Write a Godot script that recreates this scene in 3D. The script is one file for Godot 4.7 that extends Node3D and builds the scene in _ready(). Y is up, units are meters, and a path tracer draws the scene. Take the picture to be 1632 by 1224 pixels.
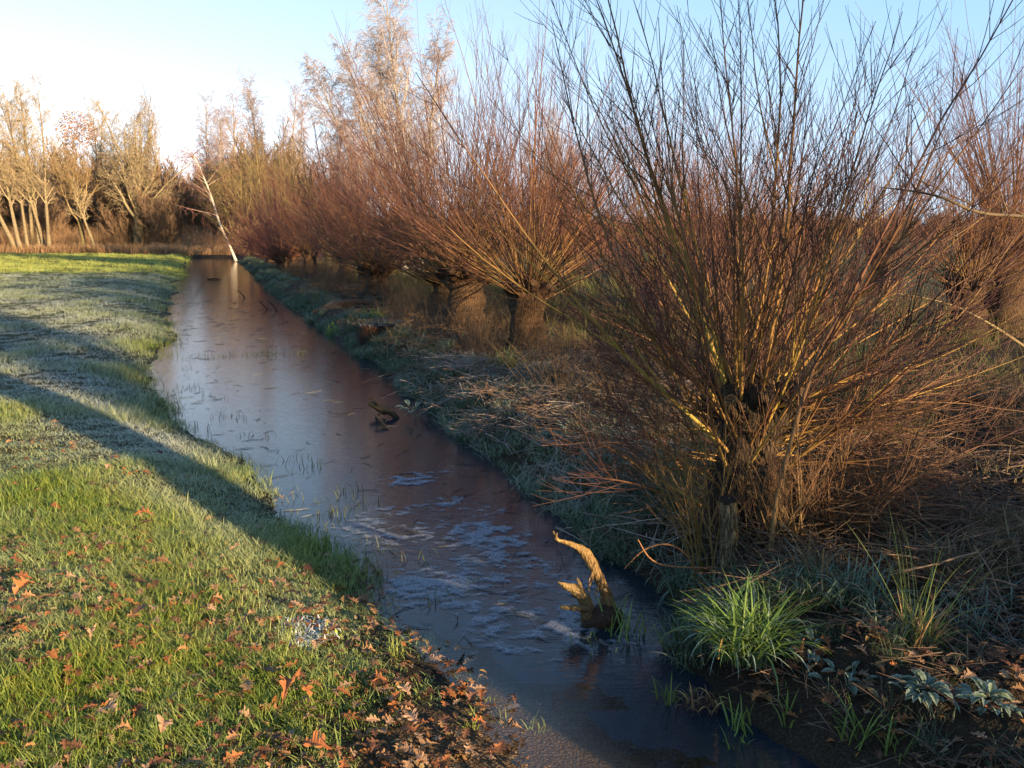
extends Node3D
# Frozen ditch between a frosted meadow and a row of pollard willows, low winter sun from behind right.
# World: y up, the camera stands at x 0, z 0 and looks along -z. "d" below is the distance ahead (d = -z).

const WATER := -0.22
const LEFT_D := [-9.0, 0.5, 2.0, 2.68, 3.23, 4.02, 4.69, 5.77, 6.78, 7.66, 9.13, 11.26, 13.08, 19.2, 35.6, 45.0, 62.0, 66.0]
const LEFT_X := [4.6, 1.2, 0.4, 0.02, -0.28, -0.77, -1.07, -1.65, -2.23, -2.97, -3.77, -4.85, -5.32, -7.61, -13.73, -17.1, -23.2, -23.6]
const RIGHT_D := [-9.0, 0.5, 2.0, 2.84, 3.18, 3.39, 4.02, 4.51, 5.01, 5.49, 6.4, 7.42, 8.33, 9.88, 11.81, 16.6, 27.7, 45.0, 62.0, 66.0]
const RIGHT_X := [6.2, 2.4, 1.35, 0.97, 0.74, 0.70, 0.70, 0.64, 0.44, 0.27, 0.02, -0.31, -0.72, -1.29, -1.89, -3.73, -7.8, -13.77, -19.9, -21.5]
const TAUF := 6.2831853

var rng := RandomNumberGenerator.new()
var lumps := FastNoiseLite.new()
var patches := FastNoiseLite.new()
var fine := FastNoiseLite.new()
var taken := {}
var bark: StandardMaterial3D
var rough_bark: StandardMaterial3D
var blade: StandardMaterial3D
var dry: StandardMaterial3D
var wood: StandardMaterial3D

# ---------------------------------------------------------------- small helpers

class Shape:
	var v := PackedVector3Array()
	var n := PackedVector3Array()
	var c := PackedColorArray()
	var i := PackedInt32Array()

	func tube(p: PackedVector3Array, r: PackedFloat32Array, col: PackedColorArray, sides: int, lump := 0.0, seed_ := 0.0) -> void:
		var base := v.size()
		var count := p.size()
		var side := Vector3.ZERO
		for k in count:
			var t: Vector3 = (p[mini(k + 1, count - 1)] - p[maxi(k - 1, 0)]).normalized()
			if k == 0:
				side = t.cross(Vector3(0.31, 0.87, 0.38) if absf(t.y) < 0.9 else Vector3(0.9, 0.1, 0.42)).normalized()
			else:
				side = (side - t * side.dot(t)).normalized()
			var other := t.cross(side)
			var rad := r[k]
			var cc := col[k]
			for j in sides:
				var a := TAUF * j / sides
				var o := side * cos(a) + other * sin(a)
				var rr := rad
				if lump > 0.0:
					rr *= 1.0 + lump * (sin(a * 3.0 + k * 0.7 + seed_) * 0.5 + sin(a * 7.0 - k * 0.4 + seed_ * 2.0) * 0.3 + sin(a * 2.0 + k * 1.9 + seed_ * 3.0) * 0.4)
				v.append(p[k] + o * rr)
				n.append(o)
				c.append(cc)
		for k in count - 1:
			for j in sides:
				var a0 := base + k * sides + j
				var a1 := base + k * sides + (j + 1) % sides
				i.append(a0); i.append(a1 + sides); i.append(a1)
				i.append(a0); i.append(a0 + sides); i.append(a1 + sides)

	func cap(ring_from_end: int, sides: int, col: Color, dir: Vector3) -> void:
		var base := v.size() - ring_from_end
		var mid := Vector3.ZERO
		for j in sides:
			mid += v[base + j]
		mid /= sides
		var b := v.size()
		for j in sides:
			v.append(v[base + j]); n.append(dir); c.append(col)
		v.append(mid + dir * 0.004); n.append(dir); c.append(col)
		for j in sides:
			i.append(b + j); i.append(b + sides); i.append(b + (j + 1) % sides)

	func tri(a: Vector3, b: Vector3, d: Vector3, ca: Color, cb: Color, cd: Color) -> void:
		var nn := (d - a).cross(b - a).normalized()
		var k := v.size()
		v.append(a); v.append(b); v.append(d)
		n.append(nn); n.append(nn); n.append(nn)
		c.append(ca); c.append(cb); c.append(cd)
		i.append(k); i.append(k + 1); i.append(k + 2)

	func strip(l: PackedVector3Array, rr: PackedVector3Array, col: PackedColorArray, bend := 0.0) -> void:
		# a blade: left and right edge points, last pair may coincide
		var k := v.size()
		var count := l.size()
		for q in count:
			var t: Vector3 = l[mini(q + 1, count - 1)] + rr[mini(q + 1, count - 1)] - l[maxi(q - 1, 0)] - rr[maxi(q - 1, 0)]
			var s: Vector3 = (rr[q] - l[q]) if (rr[q] - l[q]).length_squared() > 1e-12 else rr[q - 1] - l[q - 1]
			var nn := s.cross(t).normalized()
			s = s.normalized()
			v.append(l[q]); v.append(rr[q])
			n.append((nn - s * bend).normalized()); n.append((nn + s * bend).normalized())
			c.append(col[q]); c.append(col[q])
		for q in count - 1:
			var a := k + q * 2
			i.append(a); i.append(a + 2); i.append(a + 1)
			i.append(a + 1); i.append(a + 2); i.append(a + 3)

	func mesh() -> ArrayMesh:
		var arrays := []
		arrays.resize(Mesh.ARRAY_MAX)
		arrays[Mesh.ARRAY_VERTEX] = v
		arrays[Mesh.ARRAY_NORMAL] = n
		arrays[Mesh.ARRAY_COLOR] = c
		arrays[Mesh.ARRAY_INDEX] = i
		var m := ArrayMesh.new()
		m.add_surface_from_arrays(Mesh.PRIMITIVE_TRIANGLES, arrays)
		return m


func numbered(called: String) -> String:
	var k: int = taken.get(called, 0)
	taken[called] = k + 1
	return called if k == 0 else "%s_%03d" % [called, k]


func tag(o: Node, label: String, category: String, group := "", kind := "") -> void:
	if label: o.set_meta("label", label)
	if category: o.set_meta("category", category)
	if group: o.set_meta("group", group)
	if kind: o.set_meta("kind", kind)


func thing(called: String, label: String, category: String, at := Vector3.ZERO, group := "") -> Node3D:
	var o := Node3D.new()
	o.name = numbered(called)
	add_child(o, true)
	o.position = at
	tag(o, label, category, group)
	return o


func part(called: String, mesh: Mesh, m: Material, parent: Node) -> MeshInstance3D:
	var o := MeshInstance3D.new()
	o.name = called
	o.mesh = mesh
	o.material_override = m
	parent.add_child(o, true)
	return o


func single(called: String, mesh: Mesh, m: Material, label: String, category: String, at := Vector3.ZERO, group := "") -> MeshInstance3D:
	var o := MeshInstance3D.new()
	o.name = numbered(called)
	o.mesh = mesh
	o.material_override = m
	add_child(o, true)
	o.position = at
	tag(o, label, category, group)
	return o


func copy_of(root: Node3D, label: String, at: Vector3, turn: float, size: Vector3, group: String) -> Node3D:
	var r: Node3D = root.duplicate()
	r.name = numbered(String(root.name).get_slice("#", 0).trim_suffix("_"))
	add_child(r, true)
	r.position = at
	r.rotation.y = turn
	r.scale = size
	r.set_meta("label", label)
	if group: r.set_meta("group", group)
	return r


func scatter(called: String, mesh: Mesh, m: Material, places: Array[Transform3D], tints: PackedColorArray, label: String, category: String, parent: Node = null) -> void:
	if places.is_empty():
		return
	var mm := MultiMesh.new()
	mm.transform_format = MultiMesh.TRANSFORM_3D
	mm.use_colors = true
	mm.mesh = mesh
	mm.instance_count = places.size()
	for k in places.size():
		mm.set_instance_transform(k, places[k])
		mm.set_instance_color(k, tints[k])
	var o := MultiMeshInstance3D.new()
	o.name = numbered(called)
	o.multimesh = mm
	o.material_override = m
	add_child(o, true)
	tag(o, label, category, "", "stuff")


func lin(r: float, g: float, b: float) -> Color:
	return Color(r, g, b)


func srgb(r: float, g: float, b: float) -> Color:
	return Color(r, g, b).linear_to_srgb()


func rnd(a: float, b: float) -> float:
	return rng.randf_range(a, b)


func along(ds: Array, xs: Array, d: float) -> float:
	var k := 0
	while k < ds.size() - 2 and d > ds[k + 1]:
		k += 1
	var t: float = clampf((d - ds[k]) / (ds[k + 1] - ds[k]), 0.0, 1.0)
	return lerpf(xs[k], xs[k + 1], t)


func left_edge(d: float) -> float:
	return along(LEFT_D, LEFT_X, d) + fine.get_noise_2d(d * 9.0, 3.0) * clampf(0.10 + 0.016 * d, 0.1, 0.45) + fine.get_noise_2d(d * 40.0, 30.0) * 0.06


func right_edge(d: float) -> float:
	return along(RIGHT_D, RIGHT_X, d) + fine.get_noise_2d(d * 11.0, 90.0) * 0.16 + fine.get_noise_2d(d * 45.0, 60.0) * 0.06


func ease01(t: float) -> float:
	t = clampf(t, 0.0, 1.0)
	return t * t * (3.0 - 2.0 * t)


func height_at(x: float, d: float) -> float:
	var e := left_edge(d)
	if x < e:
		var s := e - x
		var wide := lerpf(2.6, 1.3, clampf((d - 2.5) / 3.0, 0.0, 1.0))
		if d < 3.6:
			s = maxf(0.0, s - 0.5 * clampf((3.6 - d) / 0.7, 0.0, 1.0)) + minf(s, 0.1)
		return WATER + 0.22 * ease01(s / wide + 0.06) + fine.get_noise_2d(x * 60.0, d * 60.0) * 0.03 * ease01(s * 1.5 + 0.1) + lumps.get_noise_2d(x * 6.0, d * 6.0) * 0.05 * ease01(s * 0.5)
	var e2 := right_edge(d)
	if x > e2:
		var s2 := x - e2
		return WATER + 0.26 * ease01(s2 / 0.55 + 0.03) + fine.get_noise_2d(x * 55.0, d * 55.0) * 0.09 * ease01(s2 * 1.6) + lumps.get_noise_2d(x * 12.0, d * 12.0) * 0.10 * ease01(s2 * 0.8)
	if d > 63.0:
		return 0.0
	var inside := minf((x - e) * lerpf(0.16, 0.5, clampf((d - 2.6) / 3.0, 0.0, 1.0)), (e2 - x) * 0.6)
	return WATER - minf(0.32, inside) + fine.get_noise_2d(x * 70.0, d * 70.0) * 0.012


func on_ground(x: float, d: float, lift := 0.0) -> Vector3:
	return Vector3(x, height_at(x, d) + lift, -d)


func noise_texture(freq: float, size: int, ramp: Gradient = null, octaves := 4, normal := 0.0) -> NoiseTexture2D:
	var f := FastNoiseLite.new()
	f.seed = 11
	f.frequency = freq
	f.fractal_octaves = octaves
	var t := NoiseTexture2D.new()
	t.width = size
	t.height = size
	t.seamless = true
	t.noise = f
	if ramp: t.color_ramp = ramp
	if normal > 0.0:
		t.as_normal_map = true
		t.bump_strength = normal
	return t


func ramp2(a: Color, b: Color, lo := 0.0, hi := 1.0) -> Gradient:
	var g := Gradient.new()
	g.offsets = PackedFloat32Array([lo, hi])
	g.colors = PackedColorArray([a, b])
	return g


# ---------------------------------------------------------------- plants

func bend_line(p: Vector3, dir: Vector3, length: float, segs: int, wander: float, up: float) -> PackedVector3Array:
	var out := PackedVector3Array()
	out.append(p)
	var q := p
	var t := dir
	var step := length / segs
	for k in segs:
		t = (t + Vector3(rng.randf() - 0.5, rng.randf() - 0.5, rng.randf() - 0.5) * wander + Vector3(0, up / segs, 0)).normalized()
		q += t * step
		out.append(q)
	return out


func taper(r0: float, r1: float, count: int, power := 1.0) -> PackedFloat32Array:
	var out := PackedFloat32Array()
	for k in count:
		out.append(lerpf(r0, r1, pow(float(k) / (count - 1), power)))
	return out


func blend(a: Color, b: Color, count: int, mid := -1.0, m := Color.WHITE) -> PackedColorArray:
	var out := PackedColorArray()
	for k in count:
		var t := float(k) / (count - 1)
		if mid > 0.0:
			out.append(a.lerp(m, t / mid) if t < mid else m.lerp(b, (t - mid) / (1.0 - mid)))
		else:
			out.append(a.lerp(b, t))
	return out


func perpendicular(t: Vector3, a: float) -> Vector3:
	var u := t.cross(Vector3.UP if absf(t.y) < 0.95 else Vector3.RIGHT).normalized()
	return u * cos(a) + t.cross(u) * sin(a)


# One long willow shoot with its side twigs.
func shoot(s: Shape, line: PackedVector3Array, r0: float, low: Color, mid: Color, tip: Color, twigs: int, twig_len: float, sides := 5, forks := 0) -> void:
	var count := line.size()
	s.tube(line, taper(r0, 0.0016, count, 0.85), blend(low, tip, count, 0.45, mid), sides)
	var length := 0.0
	for k in count - 1:
		length += line[k].distance_to(line[k + 1])
	for q in forks:
		var k := rng.randi_range(2, int(count * 0.55))
		var t := (line[k + 1] - line[k]).normalized()
		var out := (t * 1.3 + perpendicular(t, rnd(0, TAUF)) * rnd(0.35, 0.8)).normalized()
		var f := float(k) / (count - 1)
		shoot(s, bend_line(line[k], out, length * (1.0 - f) * rnd(0.55, 0.95), 9, 0.12, 0.3), lerpf(r0, 0.0016, pow(f, 0.85)) * rnd(0.5, 0.75), low.lerp(mid, f * 1.5), mid, tip, twigs / 2, twig_len * 0.8, 4)
	for q in twigs:
		var f := pow(rng.randf(), 0.75) * 0.78 + 0.18
		var at := f * (count - 1)
		var k := mini(int(at), count - 2)
		var p := line[k].lerp(line[k + 1], at - k)
		var t := (line[k + 1] - line[k]).normalized()
		var out := (t * rnd(0.9, 1.4) + perpendicular(t, rnd(0, TAUF)) * rnd(0.5, 1.0)).normalized()
		var l := twig_len * rnd(0.35, 1.15) * (1.15 - 0.6 * f)
		var tw := bend_line(p, out, l, 4, 0.16, 0.35)
		var rr := lerpf(r0, 0.0016, f)
		s.tube(tw, taper(minf(rr * 0.55, 0.0042), 0.0010, 5), blend(mid.lerp(tip, f), tip, 5), 3)
		if l > twig_len * 0.6:
			for z in 2:
				var k2 := rng.randi_range(1, 3)
				var t2 := (tw[k2 + 1] - tw[k2]).normalized()
				var o2 := (t2 * 1.2 + perpendicular(t2, rnd(0, TAUF)) * rnd(0.4, 0.8)).normalized()
				s.tube(bend_line(tw[k2], o2, l * rnd(0.3, 0.55), 3, 0.15, 0.3), taper(0.0016, 0.0008, 4), blend(tip, tip, 4), 3)


func trunk_shape(height: float, r: float, head: float, low: Color, high: Color, seed_: float) -> Shape:
	var s := Shape.new()
	var p := PackedVector3Array()
	var rad := PackedFloat32Array()
	var col := PackedColorArray()
	var lean := Vector3(sin(seed_ * 3.1) * 0.07, 0, cos(seed_ * 2.3) * 0.07)
	var steps := 14
	for k in steps:
		var t := float(k) / (steps - 1)
		p.append(Vector3(0, -0.12 + (height + 0.12) * t, 0) + lean * t + Vector3(sin(t * 5.0 + seed_), 0, cos(t * 4.0 + seed_)) * 0.02)
		var rr := r * (1.0 + 0.85 * pow(1.0 - t, 4.0))
		if t > 0.6:
			rr = lerpf(rr, head, ease01((t - 0.6) / 0.22)) if t < 0.84 else head * sqrt(maxf(0.05, 1.0 - pow((t - 0.80) / 0.21, 2.0)))
		rad.append(rr)
		col.append(low.lerp(high, t))
	s.tube(p, rad, col, 22, 0.22, seed_)
	s.cap(22, 22, high, Vector3.UP)
	# knuckles where old rods were cut
	for k in 9:
		var a := TAUF * k / 9.0 + seed_
		var c0 := p[steps - 3] + Vector3(cos(a), rnd(-0.35, 0.25), sin(a)) * head * 0.75
		var o := Vector3(cos(a), rnd(0.3, 0.9), sin(a)).normalized()
		s.tube(PackedVector3Array([c0, c0 + o * head * 0.35, c0 + o * head * 0.6]), PackedFloat32Array([head * 0.36, head * 0.33, head * 0.18]), blend(high, high * 1.15, 3), 7, 0.15, a)
		s.cap(7, 7, high * 1.3, o)
	return s


# A pollard: trunk, knobbly head, a spray of shoots.
func willow(seed_: int, height: float, r: float, rods: int, length: float, low: Color, mid: Color, tip: Color, spread: float, twigs: int) -> Node3D:
	rng.seed = seed_
	var root := thing("pollard_willow", "", "tree")
	part("trunk", trunk_shape(height, r, r * 1.35, lin(0.115, 0.07, 0.04), lin(0.15, 0.085, 0.045), seed_ * 1.7).mesh(), rough_bark, root)
	var s := Shape.new()
	for k in rods:
		var a := rnd(0, TAUF)
		var lean := pow(rng.randf(), 0.62) * spread
		var dir := Vector3(cos(a) * sin(lean), cos(lean), sin(a) * sin(lean))
		var from := Vector3(cos(a) * r * rnd(0.2, 1.0), height - 0.04 - rnd(0.0, 0.25) * lean, sin(a) * r * rnd(0.2, 1.0))
		var l := length * rnd(0.55, 1.1) * (1.0 - 0.22 * lean / spread)
		var tone := rnd(0.75, 1.25)
		var line := bend_line(from, dir, l, 9, rnd(0.06, 0.17), rnd(0.0, 0.7))
		shoot(s, line, rnd(0.006, 0.015), low * tone, mid * tone, tip * tone, twigs, 0.75, 4)
	part("crown", s.mesh(), bark, root)
	return root


# Free grown trees: limbs split by level. q holds per level: children, angle, length share, start, upward pull, wander.
func limb(trunk: Shape, crown: Shape, p: Vector3, dir: Vector3, length: float, r: float, level: int, q: Dictionary) -> void:
	var segs: int = q.segs[level]
	var line := bend_line(p, dir, length, segs, q.wander[level], q.up[level])
	var count := segs + 1
	var last: bool = level >= q.n.size()
	var end: float = q.tip if last else maxf(q.tip, r * (0.25 if level > 0 else q.top))
	var radii := taper(r, end, count, 0.8)
	if level == 0:
		radii[0] = r * 1.35
	var col := PackedColorArray()
	for k in count:
		var f := clampf(radii[k] / q.thick, 0.0, 1.0)
		col.append((q.twig as Color).lerp(q.bark, sqrt(f)))
	(trunk if level == 0 else crown).tube(line, radii, col, 9 if level == 0 else (5 if level == 1 else 3), 0.05 if level == 0 else 0.0)
	if last:
		return
	var kids: int = q.n[level]
	for k in kids:
		var f: float = lerpf(q.start[level], 1.0, (k + rng.randf()) / kids)
		var at := f * segs
		var z := mini(int(at), segs - 1)
		var from := line[z].lerp(line[z + 1], at - z)
		var t := (line[z + 1] - line[z]).normalized()
		var ang: float = q.angle[level] * rnd(0.6, 1.25) * (1.0 - q.get("close", 0.35) * f * (1 if level == 0 else 0))
		var out := (t * cos(ang) + perpendicular(t, rnd(0, TAUF) if level > 0 else k * 2.4 + rnd(-0.5, 0.5)) * sin(ang)).normalized()
		var share: float = q.share[level] * rnd(0.65, 1.2) * (1.0 - q.fall[level] * f)
		limb(trunk, crown, from, out, length * share, maxf(q.tip, lerpf(r, end, pow(f, 0.8)) * rnd(0.45, 0.65) * q.get("girth", 1.0)), level + 1, q)


func tree(called: String, seed_: int, label: String, at: Vector3, stems: Array, q: Dictionary, category := "tree") -> Node3D:
	rng.seed = seed_
	var root := thing(called, label, category, at)
	var trunk := Shape.new()
	var crown := Shape.new()
	for st in stems:   # [offset, direction, height, radius]
		limb(trunk, crown, st[0], (st[1] as Vector3).normalized(), st[2], st[3], 0, q)
	part("trunk", trunk.mesh(), rough_bark, root)
	part("crown", crown.mesh(), bark, root)
	return root


func tuft(seed_: int, blades: int, h: float, width: float, spread: float, droop: float, base: Color, tip: Color, levels := 4) -> ArrayMesh:
	rng.seed = seed_
	return tuft_shape(blades, h, width, spread, droop, base, tip, levels).mesh()


func tuft_shape(blades: int, h: float, width: float, spread: float, droop: float, base: Color, tip: Color, levels := 4) -> Shape:
	var s := Shape.new()
	for b in blades:
		var a := rnd(0, TAUF)
		var out := Vector3(cos(a), 0, sin(a))
		var rr := sqrt(rng.randf()) * spread
		var b0 := rnd(0, TAUF)
		var from := Vector3(cos(b0) * rr, -0.01, sin(b0) * rr)
		var hh := h * rnd(0.45, 1.15)
		var tilt := rnd(0.06, 0.62)
		var bend := droop * 1.75 * rnd(0.35, 1.3)
		var side := Vector3(-out.z, 0, out.x).rotated(Vector3.UP, rnd(-0.6, 0.6))
		var ww := width * rnd(0.6, 1.2)
		var l := PackedVector3Array()
		var r := PackedVector3Array()
		var c := PackedColorArray()
		var tone := rnd(0.8, 1.2)
		var p := from
		for k in levels:
			var t := float(k) / (levels - 1)
			if k > 0:
				var th := tilt + bend * pow(t - 0.5 / (levels - 1), 1.4)
				p += (out * sin(th) + Vector3.UP * cos(th)) * hh / (levels - 1)
			var half := 0.5 * ww * (1.0 - pow(t, 2.2)) * (0.75 + 0.5 * t)
			l.append(p - side * half)
			r.append(p + side * half)
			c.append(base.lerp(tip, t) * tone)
		s.strip(l, r, c, 0.3)
	return s


# Oak leaf: lobed outline round a midrib, curled.
func oak_leaf(seed_: int, length: float, curl: float) -> ArrayMesh:
	rng.seed = seed_
	var s := Shape.new()
	var rows := 27
	var mid := PackedVector3Array()
	var l := PackedVector3Array()
	var r := PackedVector3Array()
	var twist := rnd(-0.5, 0.5)
	var plump := rnd(0.85, 1.3)
	for k in rows:
		var t := float(k) / (rows - 1)
		var wide := 0.010
		if t > 0.12:
			var u := (t - 0.12) / 0.88
			var body := sin(pow(u, 1.25) * PI * 0.97 + 0.06) * 0.25 + 0.03
			var lobe := cos((u * 3.5 - 0.2) * TAUF)
			wide = body * (0.70 + 0.34 * signf(lobe) * pow(absf(lobe), 0.6))
			if k == rows - 1: wide = 0.02
		wide *= length * plump * rnd(0.93, 1.07)
		var bend := sin(t * 2.6) * curl * 0.22 * length
		var lift := curl * wide * rnd(0.4, 0.9)
		var x := (t - 0.5) * length
		mid.append(Vector3(x, bend, 0))
		l.append(Vector3(x + wide * 0.25, bend + lift + twist * wide * 0.5 * t, wide))
		r.append(Vector3(x + wide * 0.25, bend + lift * rnd(0.2, 0.8) - twist * wide * 0.5 * t, -wide))
	var c0 := Color(0.8, 0.75, 0.7)
	var c1 := Color.WHITE
	for k in rows - 1:
		s.tri(mid[k], l[k + 1], l[k], c0, c1, c1)
		s.tri(mid[k], mid[k + 1], l[k + 1], c0, c0, c1)
		s.tri(mid[k], r[k], r[k + 1], c0, c1, c1)
		s.tri(mid[k], r[k + 1], mid[k + 1], c0, c1, c0)
	return s.mesh()


# Pointed, toothed leaf of a frosted herb: lies along +x, base at the origin.
func herb_leaf(seed_: int, length: float, width: float, arch: float, edge: Color, core: Color) -> ArrayMesh:
	rng.seed = seed_
	var s := Shape.new()
	var rows := 11
	var mid := PackedVector3Array()
	var l := PackedVector3Array()
	var r := PackedVector3Array()
	for k in rows:
		var t := float(k) / (rows - 1)
		var half := width * 0.5 * pow(sin(minf(1.0, t * 1.02 + 0.02) * PI), 0.75) * (1.0 + (0.16 if k % 2 == 0 else -0.12))
		if k == rows - 1: half = 0.0
		var y := arch * length * (t - 1.25 * t * t)
		var x := length * t * (1.0 - 0.12 * arch)
		mid.append(Vector3(x, y - half * 0.12, 0))
		l.append(Vector3(x, y + half * 0.28 + rnd(-0.05, 0.05) * half, half))
		r.append(Vector3(x, y + half * 0.28 + rnd(-0.05, 0.05) * half, -half))
	for k in rows - 1:
		s.tri(mid[k], l[k + 1], l[k], core, edge, edge)
		s.tri(mid[k], mid[k + 1], l[k + 1], core, core, edge)
		s.tri(mid[k], r[k], r[k + 1], core, edge, edge)
		s.tri(mid[k], r[k + 1], mid[k + 1], core, edge, core)
	return s.mesh()


func matte(rough: float, tint := Color.WHITE, light := Color.BLACK) -> StandardMaterial3D:
	var m := StandardMaterial3D.new()
	m.vertex_color_use_as_albedo = true
	m.albedo_color = tint
	m.roughness = rough
	m.metallic_specular = 0.35
	if light != Color.BLACK:
		m.backlight_enabled = true
		m.backlight = light
	return m


# ---------------------------------------------------------------- the scene

func _ready() -> void:
	sky_sun_camera()
	rng.seed = 5
	lumps.seed = 3; lumps.frequency = 0.05; lumps.fractal_octaves = 3
	patches.seed = 8; patches.frequency = 0.35; patches.fractal_octaves = 3
	fine.seed = 21; fine.frequency = 0.05; fine.fractal_octaves = 3
	bark = matte(0.62)
	rough_bark = matte(0.9)
	rough_bark.uv1_triplanar = true
	rough_bark.uv1_scale = Vector3(8, 1.1, 8)
	rough_bark.albedo_texture = noise_texture(0.02, 512, ramp2(Color(0.45, 0.45, 0.45), Color(1, 1, 1), 0.25, 0.7))
	rough_bark.heightmap_enabled = true
	rough_bark.heightmap_texture = rough_bark.albedo_texture
	rough_bark.heightmap_scale = 3.0
	blade = matte(0.5, Color.WHITE, Color(0.75, 0.75, 0.75))
	dry = matte(0.75, Color.WHITE, Color(0.25, 0.25, 0.25))
	wood = matte(0.8)
	wood.uv1_triplanar = true
	wood.uv1_scale = Vector3(14, 4, 14)
	wood.albedo_texture = noise_texture(0.03, 256, ramp2(Color(0.55, 0.5, 0.45), Color(1, 1, 1), 0.2, 0.75))
	wood.heightmap_enabled = true
	wood.heightmap_texture = wood.albedo_texture
	wood.heightmap_scale = 0.8
	ground()
	ice()
	far_trees()
	willows()
	shading_shrubs()
	sheltering_trees()
	main_willow()
	meadow_grass()
	right_bank()
	foreground_things()
	leaves()


func sky_sun_camera() -> void:
	var cam := Camera3D.new()
	cam.name = "camera"
	cam.fov = 48.2
	cam.near = 0.05
	cam.far = 1500.0
	cam.position = Vector3(0, 1.6, 0)
	cam.rotation_degrees = Vector3(-10.0, 0, 0)
	add_child(cam)
	cam.current = true
	var sun := DirectionalLight3D.new()
	sun.name = "sun"
	sun.light_energy = 1.6
	sun.light_color = srgb(1.0, 0.73, 0.42)
	sun.light_angular_distance = 0.5
	sun.shadow_enabled = true
	add_child(sun)
	# low in the south-east: light travels forward and to the left, ten degrees downward
	sun.look_at_from_position(Vector3.ZERO, Vector3(-cos(deg_to_rad(10.0)) * sin(deg_to_rad(45.0)), -sin(deg_to_rad(10.0)), -cos(deg_to_rad(10.0)) * cos(deg_to_rad(45.0))))
	var e := Environment.new()
	e.background_mode = Environment.BG_SKY
	e.tonemap_mode = Environment.TONE_MAPPER_LINEAR
	e.tonemap_exposure = 3.1
	e.sdfgi_enabled = true
	e.ssao_enabled = true
	e.ssil_enabled = true
	var sky := Sky.new()
	var m := PanoramaSkyMaterial.new()
	m.panorama = clear_sky(sun.global_basis.z)
	sky.sky_material = m
	e.sky = sky
	var w := WorldEnvironment.new()
	w.name = "world_environment"
	w.environment = e
	add_child(w)


# Clear winter morning: whitish at the horizon and towards and opposite the sun, deepest blue at a right angle to it.
func clear_sky(towards: Vector3) -> ImageTexture:
	var wide := 512
	var high := 256
	var im := Image.create(wide, high, false, Image.FORMAT_RGBF)
	for y in high:
		var up := cos(PI * (y + 0.5) / high)
		var flat_ := sqrt(1.0 - up * up)
		for x in wide:
			var a := TAUF * (x + 0.5) / wide
			var dir := Vector3(sin(a) * flat_, up, -cos(a) * flat_)
			var c := dir.dot(towards)
			var hor := exp(-maxf(up, 0.0) * 6.5)
			var anti := pow(maxf(0.0, -c), 3.0)
			var near := pow(maxf(0.0, c), 6.0)
			var veil := clampf(hor * (0.55 + 0.65 * anti + 0.6 * near) + 0.75 * anti * exp(-maxf(up, 0.0) * 3.6) + 0.25 * near, 0.0, 1.3)
			var blue := Color(0.105, 0.215, 0.345).lerp(Color(0.045, 0.10, 0.22), clampf(up * 1.3 - 0.3, 0.0, 1.0))
			var white := Color(0.48, 0.53, 0.58).lerp(Color(0.8, 0.72, 0.58), near)
			var out := blue.lerp(white, minf(veil, 1.0)) * (1.0 + maxf(0.0, veil - 1.0))
			if up < 0.0:
				out = out.lerp(Color(0.10, 0.10, 0.08), clampf(-up * 12.0, 0.0, 1.0))
			im.set_pixel(x, y, Color(out.r, out.g, out.b))
	return ImageTexture.create_from_image(im)


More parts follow.
